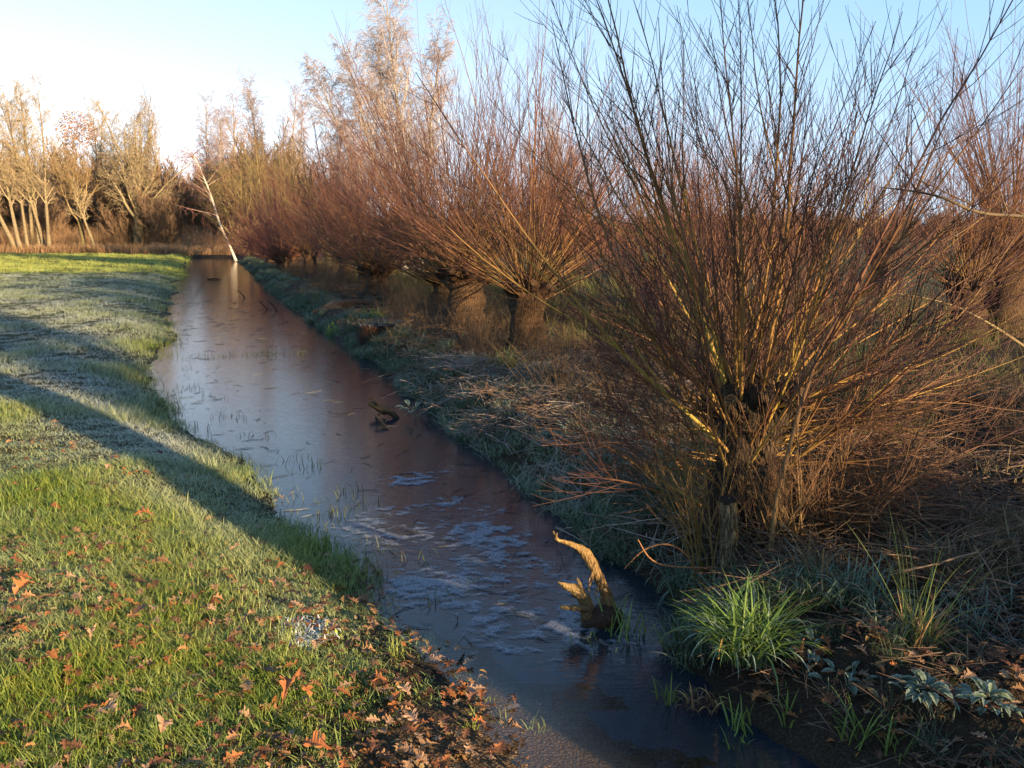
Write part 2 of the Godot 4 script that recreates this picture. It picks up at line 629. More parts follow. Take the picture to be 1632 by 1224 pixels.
func ground() -> void:
	var ds := PackedFloat32Array()
	var d := -60.0
	while d < -2.0:
		ds.append(d); d += maxf(0.12, (-2.0 - d) * 0.12)
	d = -2.0
	while d < 600.0:
		ds.append(d)
		d += 0.06 if d < 6.0 else 0.06 + (d - 6.0) * 0.03
	var us := PackedFloat32Array()
	var u := 0.0
	while u < 700.0:
		us.append(u)
		u += 0.06 if u < 4.5 else 0.06 + (u - 4.5) * 0.06
	var all := PackedFloat32Array()
	for k in range(us.size() - 1, 0, -1):
		all.append(-us[k])
	all.append_array(us)
	var s := Shape.new()
	var cols := all.size()
	for r in ds.size():
		var dd := ds[r]
		var e := left_edge(dd)
		var e2 := right_edge(dd)
		var mid := (along(LEFT_D, LEFT_X, dd) + along(RIGHT_D, RIGHT_X, dd)) * 0.5
		for k in cols:
			var x := mid + all[k]
			s.v.append(Vector3(x, height_at(x, dd), -dd))
			var g := patches.get_noise_2d(x, dd)
			var c := lin(0.050, 0.052, 0.022).lerp(lin(0.075, 0.05, 0.028), clampf(0.4 + g, 0.0, 1.0))
			if x < e:
				var out := e - x
				c = c.lerp(lin(0.075, 0.09, 0.032), 0.45 * clampf((dd - 3.4) / 2.0, 0.0, 1.0))
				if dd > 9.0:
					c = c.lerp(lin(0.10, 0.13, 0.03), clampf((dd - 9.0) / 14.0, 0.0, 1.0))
				c = c.lerp(lin(0.032, 0.024, 0.015), clampf(1.0 - out / 0.5, 0.0, 1.0) * 0.9)
				var spit := clampf(1.0 - absf(dd - 2.2) / 1.1, 0.0, 1.0) * clampf(1.0 - out / 0.9, 0.0, 1.0)
				c = c.lerp(lin(0.23, 0.155, 0.085), clampf(spit * 2.4 + g * 0.5, 0.0, 1.0) * (1.0 if spit > 0.02 else 0.0))
			elif x > e2:
				c = lin(0.045, 0.032, 0.02).lerp(lin(0.07, 0.05, 0.03), clampf(0.5 + g, 0.0, 1.0))
				if x - e2 > 14.0:
					c = c.lerp(lin(0.08, 0.11, 0.03), clampf((x - e2 - 14.0) / 8.0, 0.0, 1.0))
			else:
				c = lin(0.022, 0.016, 0.011)
				var sand := clampf(1.0 - absf(dd - 2.4) / 1.5, 0.0, 1.0) * clampf(1.25 - (x - e) / 0.8, 0.0, 1.0)
				c = c.lerp(lin(0.21, 0.14, 0.075), clampf(sand * 1.8 + g * 0.3, 0.0, 1.0) * (1.0 if sand > 0.0 else 0.0))
			if dd > 66.0 and x < 30.0:
				c = lin(0.10, 0.065, 0.035)
			s.c.append(c)
	var rows := ds.size()
	s.n.resize(s.v.size())
	for r in rows:
		for k in cols:
			var a := s.v[r * cols + maxi(k - 1, 0)]
			var b := s.v[r * cols + mini(k + 1, cols - 1)]
			var a2 := s.v[maxi(r - 1, 0) * cols + k]
			var b2 := s.v[mini(r + 1, rows - 1) * cols + k]
			s.n[r * cols + k] = (b - a).cross(b2 - a2).normalized()
	for r in rows - 1:
		for k in cols - 1:
			var a := r * cols + k
			s.i.append(a); s.i.append(a + cols); s.i.append(a + cols + 1)
			s.i.append(a); s.i.append(a + cols + 1); s.i.append(a + 1)
	var m := matte(0.9)
	m.uv1_triplanar = true
	m.uv1_world_triplanar = true
	m.uv1_scale = Vector3(1.7, 1.7, 1.7)
	m.albedo_texture = noise_texture(0.035, 1024, ramp2(Color(0.55, 0.5, 0.45), Color(1, 1, 1), 0.25, 0.75), 5)
	m.heightmap_enabled = true
	m.heightmap_texture = m.albedo_texture
	m.heightmap_scale = 2.2
	var o := single("ground", s.mesh(), m, "flat meadow and banks of dark soil, leaf litter and wet sand", "ground")
	tag(o, "", "", "", "structure")


func ice() -> void:
	var s := Shape.new()
	var uv := PackedVector2Array()
	var d := -6.0
	var rows := 0
	var cols := 41
	while d < 64.5:
		var a := left_edge(d) - 0.7
		var b := right_edge(d) + 0.7
		for k in cols:
			var x := lerpf(a, b, float(k) / (cols - 1))
			s.v.append(Vector3(x, WATER, -d))
			s.n.append(Vector3.UP)
			uv.append(Vector2(x * 0.32 + d * 0.1, d * 1.3))
		rows += 1
		d += 0.05 if d < 4.2 and d > 1.5 else (0.15 if d < 10.0 else 0.5)
	var open_water := PackedInt32Array()
	for r in rows - 1:
		for k in cols - 1:
			var p := r * cols + k
			var at := s.v[p]
			var reach := (0.62 + fine.get_noise_2d(at.x * 60.0, at.z * 60.0) * 0.25) * clampf((3.7 + fine.get_noise_2d(at.x * 30.0, at.z * 30.0) * 0.8 + at.z) / 0.9, 0.0, 1.0)
			var quad := PackedInt32Array([p, p + cols, p + cols + 1, p, p + cols + 1, p + 1])
			if at.x - left_edge(-at.z) < reach:
				open_water.append_array(quad)
			else:
				s.i.append_array(quad)
	var arrays := []
	arrays.resize(Mesh.ARRAY_MAX)
	arrays[Mesh.ARRAY_VERTEX] = s.v
	arrays[Mesh.ARRAY_NORMAL] = s.n
	arrays[Mesh.ARRAY_TEX_UV] = uv
	arrays[Mesh.ARRAY_INDEX] = s.i
	var me := ArrayMesh.new()
	me.add_surface_from_arrays(Mesh.PRIMITIVE_TRIANGLES, arrays)
	var m := StandardMaterial3D.new()
	m.transparency = BaseMaterial3D.TRANSPARENCY_ALPHA
	m.albedo_color = Color(srgb(0.011, 0.019, 0.030), 0.9)
	m.roughness = 0.13
	m.metallic_specular = 0.46
	m.roughness = 0.12
	m.roughness_texture = noise_texture(0.012, 1024, ramp2(Color(0.3, 0.3, 0.3), Color(1, 1, 1), 0.3, 0.7), 5)
	m.heightmap_enabled = true
	m.heightmap_texture = noise_texture(0.02, 1024, null, 5)
	m.heightmap_scale = 0.09
	var o := single("ditch_ice", me, m, "smooth dark ice covering the straight ditch", "ice")
	tag(o, "", "", "", "structure")
	arrays[Mesh.ARRAY_INDEX] = open_water
	var shallow := ArrayMesh.new()
	shallow.add_surface_from_arrays(Mesh.PRIMITIVE_TRIANGLES, arrays)
	var m2: StandardMaterial3D = m.duplicate()
	m2.albedo_color = Color(srgb(0.05, 0.04, 0.025), 0.12)
	m2.roughness_texture = null
	m2.roughness = 0.05
	o = single("shallow_water", shallow, m2, "clear shallow water over sand at the left bank's end", "water")
	tag(o, "", "", "", "structure")
	frost_flakes()
	frozen_bits()


func frozen_bits() -> void:
	# bits of grass and reed frozen in, and blades that stand through the ice along the left edge
	rng.seed = 333
	var places: Array[Transform3D] = []
	var tints := PackedColorArray()
	for k in 420:
		var d := lerpf(3.6, 24.0, pow(rng.randf(), 1.5))
		var x := lerpf(left_edge(d) + 0.1, right_edge(d) - 0.1, rng.randf())
		places.append(Transform3D(Basis(Vector3.UP, rnd(0, TAUF)).scaled(Vector3.ONE * rnd(0.4, 1.0) * (1.0 + d * 0.03)), Vector3(x, WATER + 0.004, -d)))
		tints.append(lin(0.03, 0.028, 0.02) if rng.randf() < 0.7 else lin(0.22, 0.20, 0.14))
	var fleck := Shape.new()
	fleck.tube(PackedVector3Array([Vector3(-0.07, 0, 0), Vector3(-0.02, 0.002, 0.012), Vector3(0.03, 0.0, 0.008), Vector3(0.08, 0.0, -0.006)]), PackedFloat32Array([0.0012, 0.0022, 0.002, 0.0008]), blend(Color.WHITE, Color.WHITE, 4), 4)
	scatter("frozen_bits", fleck.mesh(), bark, places, tints, "bits of dark stalk and pale grass frozen into the ice", "stalks")
	places = []
	tints = PackedColorArray()
	for k in 230:
		var d := lerpf(4.0, 30.0, pow(rng.randf(), 1.4))
		var x := left_edge(d) + pow(rng.randf(), 2.0) * 0.7
		if k % 6 == 0:
			x = -4.75 + rng.randf() * 1.7
			d = 12.6 + (x + 4.9) * 0.25 + rnd(-0.25, 0.25)
		var size := rnd(0.6, 1.3)
		places.append(Transform3D(Basis(Vector3.UP, rnd(0, TAUF)).scaled(Vector3.ONE * size), Vector3(x, WATER - 0.01, -d)))
		tints.append(lin(0.07, 0.10, 0.03).lerp(lin(0.20, 0.20, 0.09), rng.randf()))
	scatter("standing_blades", tuft(334, 6, 0.10, 0.006, 0.10, 0.5, Color(0.9, 0.9, 0.8), Color.WHITE, 4), blade, places, tints, "sparse grass blades standing through the ice along the left bank", "grass")


# White frost grown in lacy flakes on the ice: contours of a noise field, cut cell by cell.
func frost_flakes() -> void:
	var f := FastNoiseLite.new()
	f.seed = 77; f.frequency = 9.0; f.fractal_octaves = 5; f.fractal_gain = 0.62
	var wide_noise := FastNoiseLite.new()
	wide_noise.seed = 12; wide_noise.frequency = 1.6; wide_noise.fractal_octaves = 2
	var step := 0.011
	var x0 := -2.2
	var d0 := 2.9
	var nx := 270
	var nd := 370
	var val := PackedFloat32Array()
	for r in nd + 1:
		for k in nx + 1:
			var x := x0 + k * step
			var d := d0 + r * step
			var e := left_edge(d)
			var e2 := right_edge(d)
			var main := 1.0 - sqrt(pow((x + 0.28 + (d - 4.6) * 0.42) / 0.62, 2.0) + pow((d - 4.55) / 1.15, 2.0))
			var second := 0.55 - sqrt(pow((x + 0.75) / 0.5, 2.0) + pow((d - 6.2) / 0.55, 2.0))
			var third := 0.45 - sqrt(pow((x - 0.15) / 0.45, 2.0) + pow((d - 3.55) / 0.5, 2.0))
			var mask := maxf(main, maxf(second, third))
			mask = clampf(mask, -1.2, 0.30)
			var v := f.get_noise_2d(x * 0.75, d) * 0.75 + wide_noise.get_noise_2d(x * 0.7, d * 0.9) * 0.55 + 0.75 * mask - 0.36
			if x < e + 0.08 or x > e2 - 0.1: v = -1.0
			val.append(v)
	for layer in 3:
		var o := single("frost_flakes", flake_mesh(val, x0, d0, nx, nd, step, [-0.10, 0.0, 0.13][layer], WATER + 0.003 + 0.002 * layer), flake_material([0.16, 0.32, 0.5][layer]), ["faint film of frost round the white flakes on the dark ice", "lacy white frost flakes lying on the dark ice", "thick white hearts of the frost flakes on the ice"][layer], "frost")
		tag(o, "", "", "", "stuff")


func flake_material(solid: float) -> StandardMaterial3D:
	var m := matte(0.8, srgb(0.40, 0.42, 0.46))
	m.transparency = BaseMaterial3D.TRANSPARENCY_ALPHA
	m.albedo_color.a = solid
	m.uv1_triplanar = true
	m.uv1_world_triplanar = true
	m.uv1_scale = Vector3(9, 9, 9)
	m.albedo_texture = noise_texture(0.03, 256, ramp2(Color(0.75, 0.75, 0.78), Color(1, 1, 1), 0.3, 0.7))
	return m


func flake_mesh(field: PackedFloat32Array, x0: float, d0: float, nx: int, nd: int, step: float, over: float, y: float) -> ArrayMesh:
	var s := Shape.new()
	var val := PackedFloat32Array()
	for v in field: val.append(v - over)
	for r in nd:
		for k in nx:
			var q := [r * (nx + 1) + k, r * (nx + 1) + k + 1, (r + 1) * (nx + 1) + k + 1, (r + 1) * (nx + 1) + k]
			if val[q[0]] <= 0 and val[q[1]] <= 0 and val[q[2]] <= 0 and val[q[3]] <= 0:
				continue
			var pts := [Vector3(x0 + k * step, y, -(d0 + r * step)), Vector3(x0 + (k + 1) * step, y, -(d0 + r * step)), Vector3(x0 + (k + 1) * step, y, -(d0 + (r + 1) * step)), Vector3(x0 + k * step, y, -(d0 + (r + 1) * step))]
			var poly := PackedVector3Array()
			for z in 4:
				var a: float = val[q[z]]
				var b: float = val[q[(z + 1) % 4]]
				if a > 0: poly.append(pts[z])
				if (a > 0) != (b > 0):
					poly.append((pts[z] as Vector3).lerp(pts[(z + 1) % 4], a / (a - b)))
			var base := s.v.size()
			for p in poly:
				s.v.append(p); s.n.append(Vector3.UP); s.c.append(Color(1, 1, 1))
			for z in range(1, poly.size() - 1):
				s.i.append(base); s.i.append(base + z + 1); s.i.append(base + z)
	return s.mesh()


# ---------------------------------------------------------------- trees beyond

func far_trees() -> void:
	var alder := {"n": [30, 9, 6], "segs": [10, 6, 4, 3], "angle": [0.85, 0.7, 0.8], "share": [0.21, 0.5, 0.6], "start": [0.28, 0.12, 0.1], "fall": [0.4, 0.3, 0.3], "up": [0.1, 0.25, 0.1, 0.0], "wander": [0.08, 0.3, 0.4, 0.5], "tip": 0.0085, "top": 0.15, "thick": 0.10, "girth": 0.7, "bark": lin(0.40, 0.32, 0.19), "twig": lin(0.36, 0.275, 0.17)}
	var oak := {"n": [20, 11, 9, 4], "segs": [6, 9, 6, 5, 3], "angle": [1.05, 0.6, 0.75, 0.8], "share": [1.4, 0.42, 0.48, 0.55], "start": [0.45, 0.15, 0.1, 0.1], "fall": [0.05, 0.45, 0.3, 0.3], "up": [0.05, 0.3, 0.15, 0.0, 0.0], "wander": [0.12, 0.34, 0.45, 0.5, 0.5], "tip": 0.009, "top": 0.7, "thick": 0.18, "close": 0.85, "girth": 0.62, "bark": lin(0.17, 0.14, 0.08), "twig": lin(0.36, 0.28, 0.175)}
	var birch := {"n": [34, 9, 7], "segs": [12, 6, 5, 5], "angle": [0.8, 0.7, 0.6], "share": [0.21, 0.45, 0.7], "start": [0.3, 0.2, 0.15], "fall": [0.5, 0.3, 0.2], "up": [0.15, 0.45, -0.2, -1.3], "wander": [0.07, 0.2, 0.3, 0.3], "tip": 0.0065, "top": 0.12, "thick": 0.075, "bark": lin(0.58, 0.50, 0.42), "twig": lin(0.19, 0.112, 0.112)}
	var crack := {"n": [14, 8, 7], "segs": [6, 7, 5, 4], "angle": [0.7, 0.7, 0.75], "share": [0.85, 0.5, 0.55], "start": [0.25, 0.2, 0.2], "fall": [0.2, 0.35, 0.3], "up": [0.2, 0.55, 0.3, 0.2], "wander": [0.12, 0.25, 0.35, 0.4], "tip": 0.009, "top": 0.35, "thick": 0.14, "bark": lin(0.15, 0.13, 0.06), "twig": lin(0.22, 0.155, 0.07)}
	var shrub := {"n": [9, 7, 5], "segs": [6, 5, 4, 3], "angle": [0.5, 0.6, 0.6], "share": [0.55, 0.55, 0.6], "start": [0.15, 0.2, 0.2], "fall": [0.3, 0.3, 0.3], "up": [0.3, 0.4, 0.3, 0.3], "wander": [0.15, 0.25, 0.3, 0.3], "tip": 0.011, "top": 0.25, "thick": 0.08, "bark": lin(0.20, 0.14, 0.085), "twig": lin(0.26, 0.165, 0.10)}

	var a1 := tree("alder_tree", 101, "pale golden alder of three slanting stems at the far meadow edge, leftmost of the group", on_ground(-41.0, 72.0), [[Vector3(0, 0, 0), Vector3(-0.30, 1, 0.1), 12.5, 0.20], [Vector3(0.5, 0, 0.3), Vector3(-0.2, 1, 0), 12.8, 0.18], [Vector3(0.9, 0, 0), Vector3(-0.1, 1, -0.2), 12.2, 0.15]], alder)
	var a2 := tree("alder_tree", 102, "twin stemmed alder with a light brown top between the slanting and the straight alder", on_ground(-39.6, 73.0), [[Vector3(0, 0, 0), Vector3(-0.08, 1, 0), 12.6, 0.17], [Vector3(0.5, 0, 0.1), Vector3(-0.16, 1, 0.1), 12.9, 0.16]], alder)
	var a3 := tree("alder_tree", 103, "slim straight pale alder standing right of the twin stemmed alder", on_ground(-38.3, 72.0), [[Vector3.ZERO, Vector3(0.02, 1, 0), 12.7, 0.17]], alder)
	copy_of(a1, "pale many stemmed alder cut by the left edge of the picture", on_ground(-44.2, 74.0), 2.1, Vector3(1, 1.0, 1), "alders at the far meadow edge")
	copy_of(a3, "thin alder behind the slanting alder at far left", on_ground(-42.4, 77.0), 1.0, Vector3(1.05, 1.02, 1.05), "alders at the far meadow edge")
	copy_of(a2, "alder half hidden behind the tree with clinging brown leaves", on_ground(-37.2, 79.0), 4.0, Vector3(1, 0.95, 1), "alders at the far meadow edge")
	for t in [a1, a2, a3]:
		t.set_meta("group", "alders at the far meadow edge")
	var crooked := tree("young_oak_tree", 104, "crooked young oak with dark lower limbs just left of the great oak", on_ground(-36.2, 73.5), [[Vector3.ZERO, Vector3(-0.05, 1, 0), 5.5, 0.20]], {"n": [10, 8, 7, 4], "segs": [7, 6, 5, 4, 3], "angle": [0.8, 0.65, 0.65, 0.6], "share": [0.85, 0.5, 0.45, 0.55], "start": [0.35, 0.2, 0.15, 0.2], "fall": [0.1, 0.35, 0.3, 0.3], "up": [0.2, 0.7, 0.4, 0.3, 0.3], "wander": [0.14, 0.3, 0.35, 0.4, 0.4], "tip": 0.012, "top": 0.6, "thick": 0.18, "bark": lin(0.27, 0.21, 0.10), "twig": lin(0.24, 0.155, 0.08)})
	clinging_leaves(crooked)
	tree("slender_tree", 105, "slender pale stem leaning left in front of the great oak", on_ground(-34.7, 72.5), [[Vector3.ZERO, Vector3(-0.25, 1, 0), 9.0, 0.13]], alder)
	var great_oak := tree("oak_tree", 106, "great spreading oak with a broad rounded bare crown at the end of the meadow", on_ground(-32.2, 75.0), [[Vector3.ZERO, Vector3(0.0, 1, 0), 5.2, 0.5]], oak)
	copy_of(great_oak, "oak standing behind the camera to the right, whose leaves lie on the bank", on_ground(4.4, -0.85), 1.0, Vector3(0.56, 1.0, 0.56), "")
	tree("slender_tree", 107, "thin dark stem right beside the great oak's trunk", on_ground(-30.6, 77.0), [[Vector3.ZERO, Vector3(0.03, 1, 0), 9.5, 0.16]], shrub)
	var far_birch := tree("birch_tree", 108, "bare reddish birch behind the leaning white birch", on_ground(-28.5, 82.0), [[Vector3.ZERO, Vector3(0.02, 1, 0), 13.0, 0.20], [Vector3(0.6, 0, 0), Vector3(0.10, 1, 0), 12.0, 0.16]], birch)
	copy_of(far_birch, "tall reddish birch top right of the great oak's crown", on_ground(-26.3, 84.0), 2.4, Vector3(1.05, 1.04, 1.05), "birches at the end of the ditch")
	copy_of(far_birch, "reddish birch rising behind the olive crack willow, left one of two", on_ground(-21.0, 74.0), 4.4, Vector3(1, 1.02, 1), "birches at the end of the ditch")
	copy_of(far_birch, "reddish birch rising behind the olive crack willow, right one of two", on_ground(-17.4, 69.0), 0.7, Vector3(0.95, 0.92, 0.95), "birches at the end of the ditch")
	copy_of(far_birch, "purple brown birch between the great oak and the leaning birch", on_ground(-30.0, 88.0), 5.4, Vector3(0.9, 0.84, 0.9), "birches at the end of the ditch")
	far_birch.set_meta("group", "birches at the end of the ditch")
	leaning_birch(birch)
	var cw := tree("crack_willow_tree", 109, "olive brown crack willow with dense upright crown at the end of the ditch", on_ground(-18.6, 62.0), [[Vector3.ZERO, Vector3(0.05, 1, 0), 4.6, 0.30], [Vector3(0.5, 0, 0.4), Vector3(-0.25, 1, 0.1), 4.2, 0.22], [Vector3(0.2, 0, -0.5), Vector3(0.3, 1, 0), 4.0, 0.2]], crack)
	copy_of(cw, "smaller olive crack willow left of the dense one", on_ground(-22.5, 70.0), 2.0, Vector3(0.95, 0.9, 0.95), "crack willows at the end of the ditch")
	copy_of(cw, "olive crack willow standing behind the far red shoots", on_ground(-12.8, 52.0), 3.6, Vector3(0.95, 0.85, 0.95), "crack willows at the end of the ditch")
	copy_of(cw, "brownish crack willow filling the gap right of the great oak", on_ground(-27.2, 78.0), 1.2, Vector3(0.9, 1.02, 0.9), "crack willows at the end of the ditch")
	copy_of(cw, "brownish crack willow just behind the leaning birch's top", on_ground(-24.6, 75.0), 4.1, Vector3(0.85, 0.95, 0.85), "crack willows at the end of the ditch")
	copy_of(cw, "olive green tree left of the great birch behind the willow row", on_ground(-6.9, 34.0), 5.0, Vector3(0.62, 0.72, 0.62), "crack willows at the end of the ditch")
	cw.set_meta("group", "crack willows at the end of the ditch")
	var gb := birch.duplicate(true)
	gb.tip = 0.0045
	gb.bark = lin(0.68, 0.62, 0.55)
	gb.thick = 0.035
	gb.n = [34, 10, 10]
	gb.share = [0.26, 0.5, 0.75]
	gb.start = [0.3, 0.1, 0.1]
	var b := tree("birch_tree", 110, "great white stemmed birch with drooping purple twigs towering over the willow row", on_ground(-3.6, 32.0), [[Vector3(0, 0, 0), Vector3(0.02, 1, 0), 9.9, 0.15], [Vector3(0.25, 0, 0.2), Vector3(0.05, 1, 0), 8.4, 0.12], [Vector3(-0.5, 0, 0), Vector3(-0.22, 1, 0.1), 7.9, 0.12], [Vector3(-0.3, 0, 0.3), Vector3(-0.1, 1, 0), 8.3, 0.11], [Vector3(-0.8, 0, 0.3), Vector3(-0.36, 1, 0), 7.6, 0.10]], gb)
	b.scale = Vector3(1.0, 0.96, 1.0)
	copy_of(b, "smaller birch with few white stems right of the great birch", on_ground(1.2, 38.0), 2.7, Vector3(0.6, 0.62, 0.6), "")
	var s1 := tree("bare_shrub", 120, "bare brown shrub in the shade under the great oak, left one", on_ground(-34.0, 76.5), shrub_stems(3.8), shrub, "shrub")
	var s2 := tree("bare_shrub", 121, "bare brown shrub in the shade under the great oak, right one", on_ground(-29.8, 75.0), shrub_stems(4.6), shrub, "shrub")
	s1.set_meta("group", "bare shrubs below the far trees")
	s2.set_meta("group", "bare shrubs below the far trees")
	rng.seed = 55
	for k in 30:
		var x := -47.0 + k * 1.1 + rnd(-0.5, 0.5)
		var d := rnd(79.0, 95.0) if k < 22 else rnd(70.0, 86.0)
		var size := rnd(0.85, 1.7)
		copy_of(s1 if k % 2 else s2, ["bare twiggy shrub in the brown thicket behind the pale alders", "bare twiggy shrub in the brown thicket behind the great oak", "bare twiggy shrub in the brown thicket behind the leaning birch"][0 if x < -37.0 else (1 if x < -27.5 else 2)], on_ground(x, d), rnd(0, TAUF), Vector3(size, size * rnd(0.9, 1.25), size), "bare shrubs of the far thicket")
	# woods far off, seen as one mass
	var places: Array[Transform3D] = []
	var tints := PackedColorArray()
	for k in 700:
		var f := float(k) / 700.0
		var a := lerpf(-1.05, 1.5, f) + rnd(-0.01, 0.01)
		var far := rnd(150.0, 185.0) if a > -0.25 else rnd(105.0, 140.0)
		var size := rnd(0.75, 1.15) if a > -0.25 else rnd(1.4, 2.3)
		places.append(Transform3D(Basis(Vector3.UP, rnd(0, TAUF)).scaled(Vector3(size, size, size)), Vector3(sin(a) * far, -0.3, -cos(a) * far)))
		var t := rnd(0.8, 1.15)
		tints.append(Color(t, t, t))
	scatter("distant_wood", (s1.get_node("crown") as MeshInstance3D).mesh, bark, places, tints, "bare brown wood closing off the horizon", "wood")
	var whip := stick_clump(141, 30, 2.0, 0.011, 0.8)
	places = []
	tints = PackedColorArray()
	for k in 420:
		var x := rnd(-50.0, -17.0)
		var d := rnd(75.0, 84.0) if x < -27.0 else rnd(68.0, 80.0)
		var size := rnd(0.5, 1.25)
		places.append(Transform3D(Basis(Vector3.UP, rnd(0, TAUF)).scaled(Vector3(size, size, size)), on_ground(x, d)))
		var c := lin(0.34, 0.21, 0.11).lerp(lin(0.24, 0.15, 0.09), rng.randf())
		tints.append(c)
	scatter("brown_undergrowth", whip, bark, places, tints, "brown twiggy undergrowth between the far trunks", "undergrowth")
	# dry bracken and reeds along the foot of the far trees
	var reed := tuft(140, 26, 0.8, 0.03, 0.5, 0.6, lin(0.27, 0.175, 0.095), lin(0.36, 0.25, 0.14), 4)
	places = []
	tints = PackedColorArray()
	for k in 1000:
		var x := rnd(-50.0, -19.0)
		var d := 67.0 + rnd(0.0, 6.0) + (-x - 24.0) * 0.08 + (2.0 if x < -28.0 else -3.5)
		var size := rnd(0.6, 1.25)
		places.append(Transform3D(Basis(Vector3.UP, rnd(0, TAUF)).scaled(Vector3(size, size, size)), on_ground(x, d)))
		var t := rnd(0.7, 1.1)
		tints.append(Color(t, t * rnd(0.85, 1.0), t * rnd(0.8, 1.0)))
	scatter("dry_bracken", reed, dry, places, tints, "rust and straw coloured dry growth along the foot of the far trees", "dry grass")


func shrub_stems(h: float) -> Array:
	var out := []
	for k in 9:
		var a := TAUF * k / 9.0
		out.append([Vector3(cos(a), 0, sin(a)) * rnd(0.1, 0.6), Vector3(cos(a) * rnd(0.1, 0.5), 1, sin(a) * rnd(0.1, 0.5)), h * rnd(0.6, 1.0), rnd(0.03, 0.06)])
	return out


func clinging_leaves(root: Node3D) -> void:
	var s := Shape.new()
	rng.seed = 31
	for k in 3600:
		var p := Vector3(rnd(-1, 1), rnd(-1, 1), rnd(-1, 1))
		if p.length() > 1.0: continue
		p = Vector3(0.2, 9.9, 0) + p * Vector3(1.7, 1.7, 1.6)
		var a := Vector3(rnd(-1, 1), rnd(-1, 1), rnd(-1, 1)).normalized() * 0.075
		var b := Vector3(rnd(-1, 1), rnd(-1, 1), rnd(-1, 1)).normalized() * 0.055
		var c := lin(0.25, 0.135, 0.06) * rnd(0.7, 1.3)
		s.tri(p - a, p + b, p + a, c, c, c)
		s.tri(p - a, p + a, p - b, c, c, c)
	var o := part("clinging_leaves", s.mesh(), dry, root)
	o.set_meta("kind", "stuff")


func leaning_birch(_q: Dictionary) -> void:
	rng.seed = 66
	var root := thing("leaning_birch_tree", "thin white birch leaning left over the far end of the ditch", "tree", Vector3(-17.5, -0.1, -55.0))
	var line := PackedVector3Array([Vector3(0, -0.1, 0), Vector3(-0.30, 0.7, 0), Vector3(-0.85, 2.2, 0.1), Vector3(-1.25, 3.7, 0.1), Vector3(-1.65, 4.9, 0.05), Vector3(-2.1, 6.0, 0), Vector3(-2.5, 6.9, 0)])
	var trunk := bent_stick(line, PackedFloat32Array([0.10, 0.082, 0.07, 0.058, 0.046, 0.034, 0.015]), Color.WHITE, Color.WHITE, 9, 0.06)
	for k in trunk.c.size() / 9:
		var c := lin(0.50, 0.44, 0.36) * rnd(0.8, 1.05) if rng.randf() > 0.28 else lin(0.22, 0.17, 0.13)
		for z in 9:
			if k * 9 + z < trunk.c.size(): trunk.c[k * 9 + z] = c if rng.randf() > 0.2 else c * 0.8
	part("trunk", trunk.mesh(), matte(0.7), root)
	var crown := Shape.new()
	for k in 26:
		var at := rnd(1.9, 5.95)
		var z := int(at)
		var p := line[z].lerp(line[z + 1], at - z)
		var dir := Vector3(rnd(-1.2, -0.1) if k % 4 else rnd(0.2, 0.7), rnd(0.2, 0.9), rnd(-0.6, 0.6)).normalized()
		var l := rnd(1.4, 3.2) * (1.2 - at / 8.0)
		var br := bend_line(p, dir, l, 7, 0.14, -0.25)
		crown.tube(br, taper(0.02, 0.006, 8), blend(lin(0.40, 0.30, 0.24), lin(0.26, 0.12, 0.09), 8), 4)
		for j in 9:
			var f := rng.randi_range(2, 7)
			crown.tube(bend_line(br[f], Vector3(rnd(-0.7, 0.7), rnd(-0.6, 0.4), rnd(-0.7, 0.7)).normalized(), rnd(0.5, 1.2), 4, 0.25, -0.8), taper(0.009, 0.005, 5), blend(lin(0.22, 0.10, 0.08), lin(0.20, 0.09, 0.075), 5), 3)
	part("crown", crown.mesh(), bark, root)


# ---------------------------------------------------------------- willows

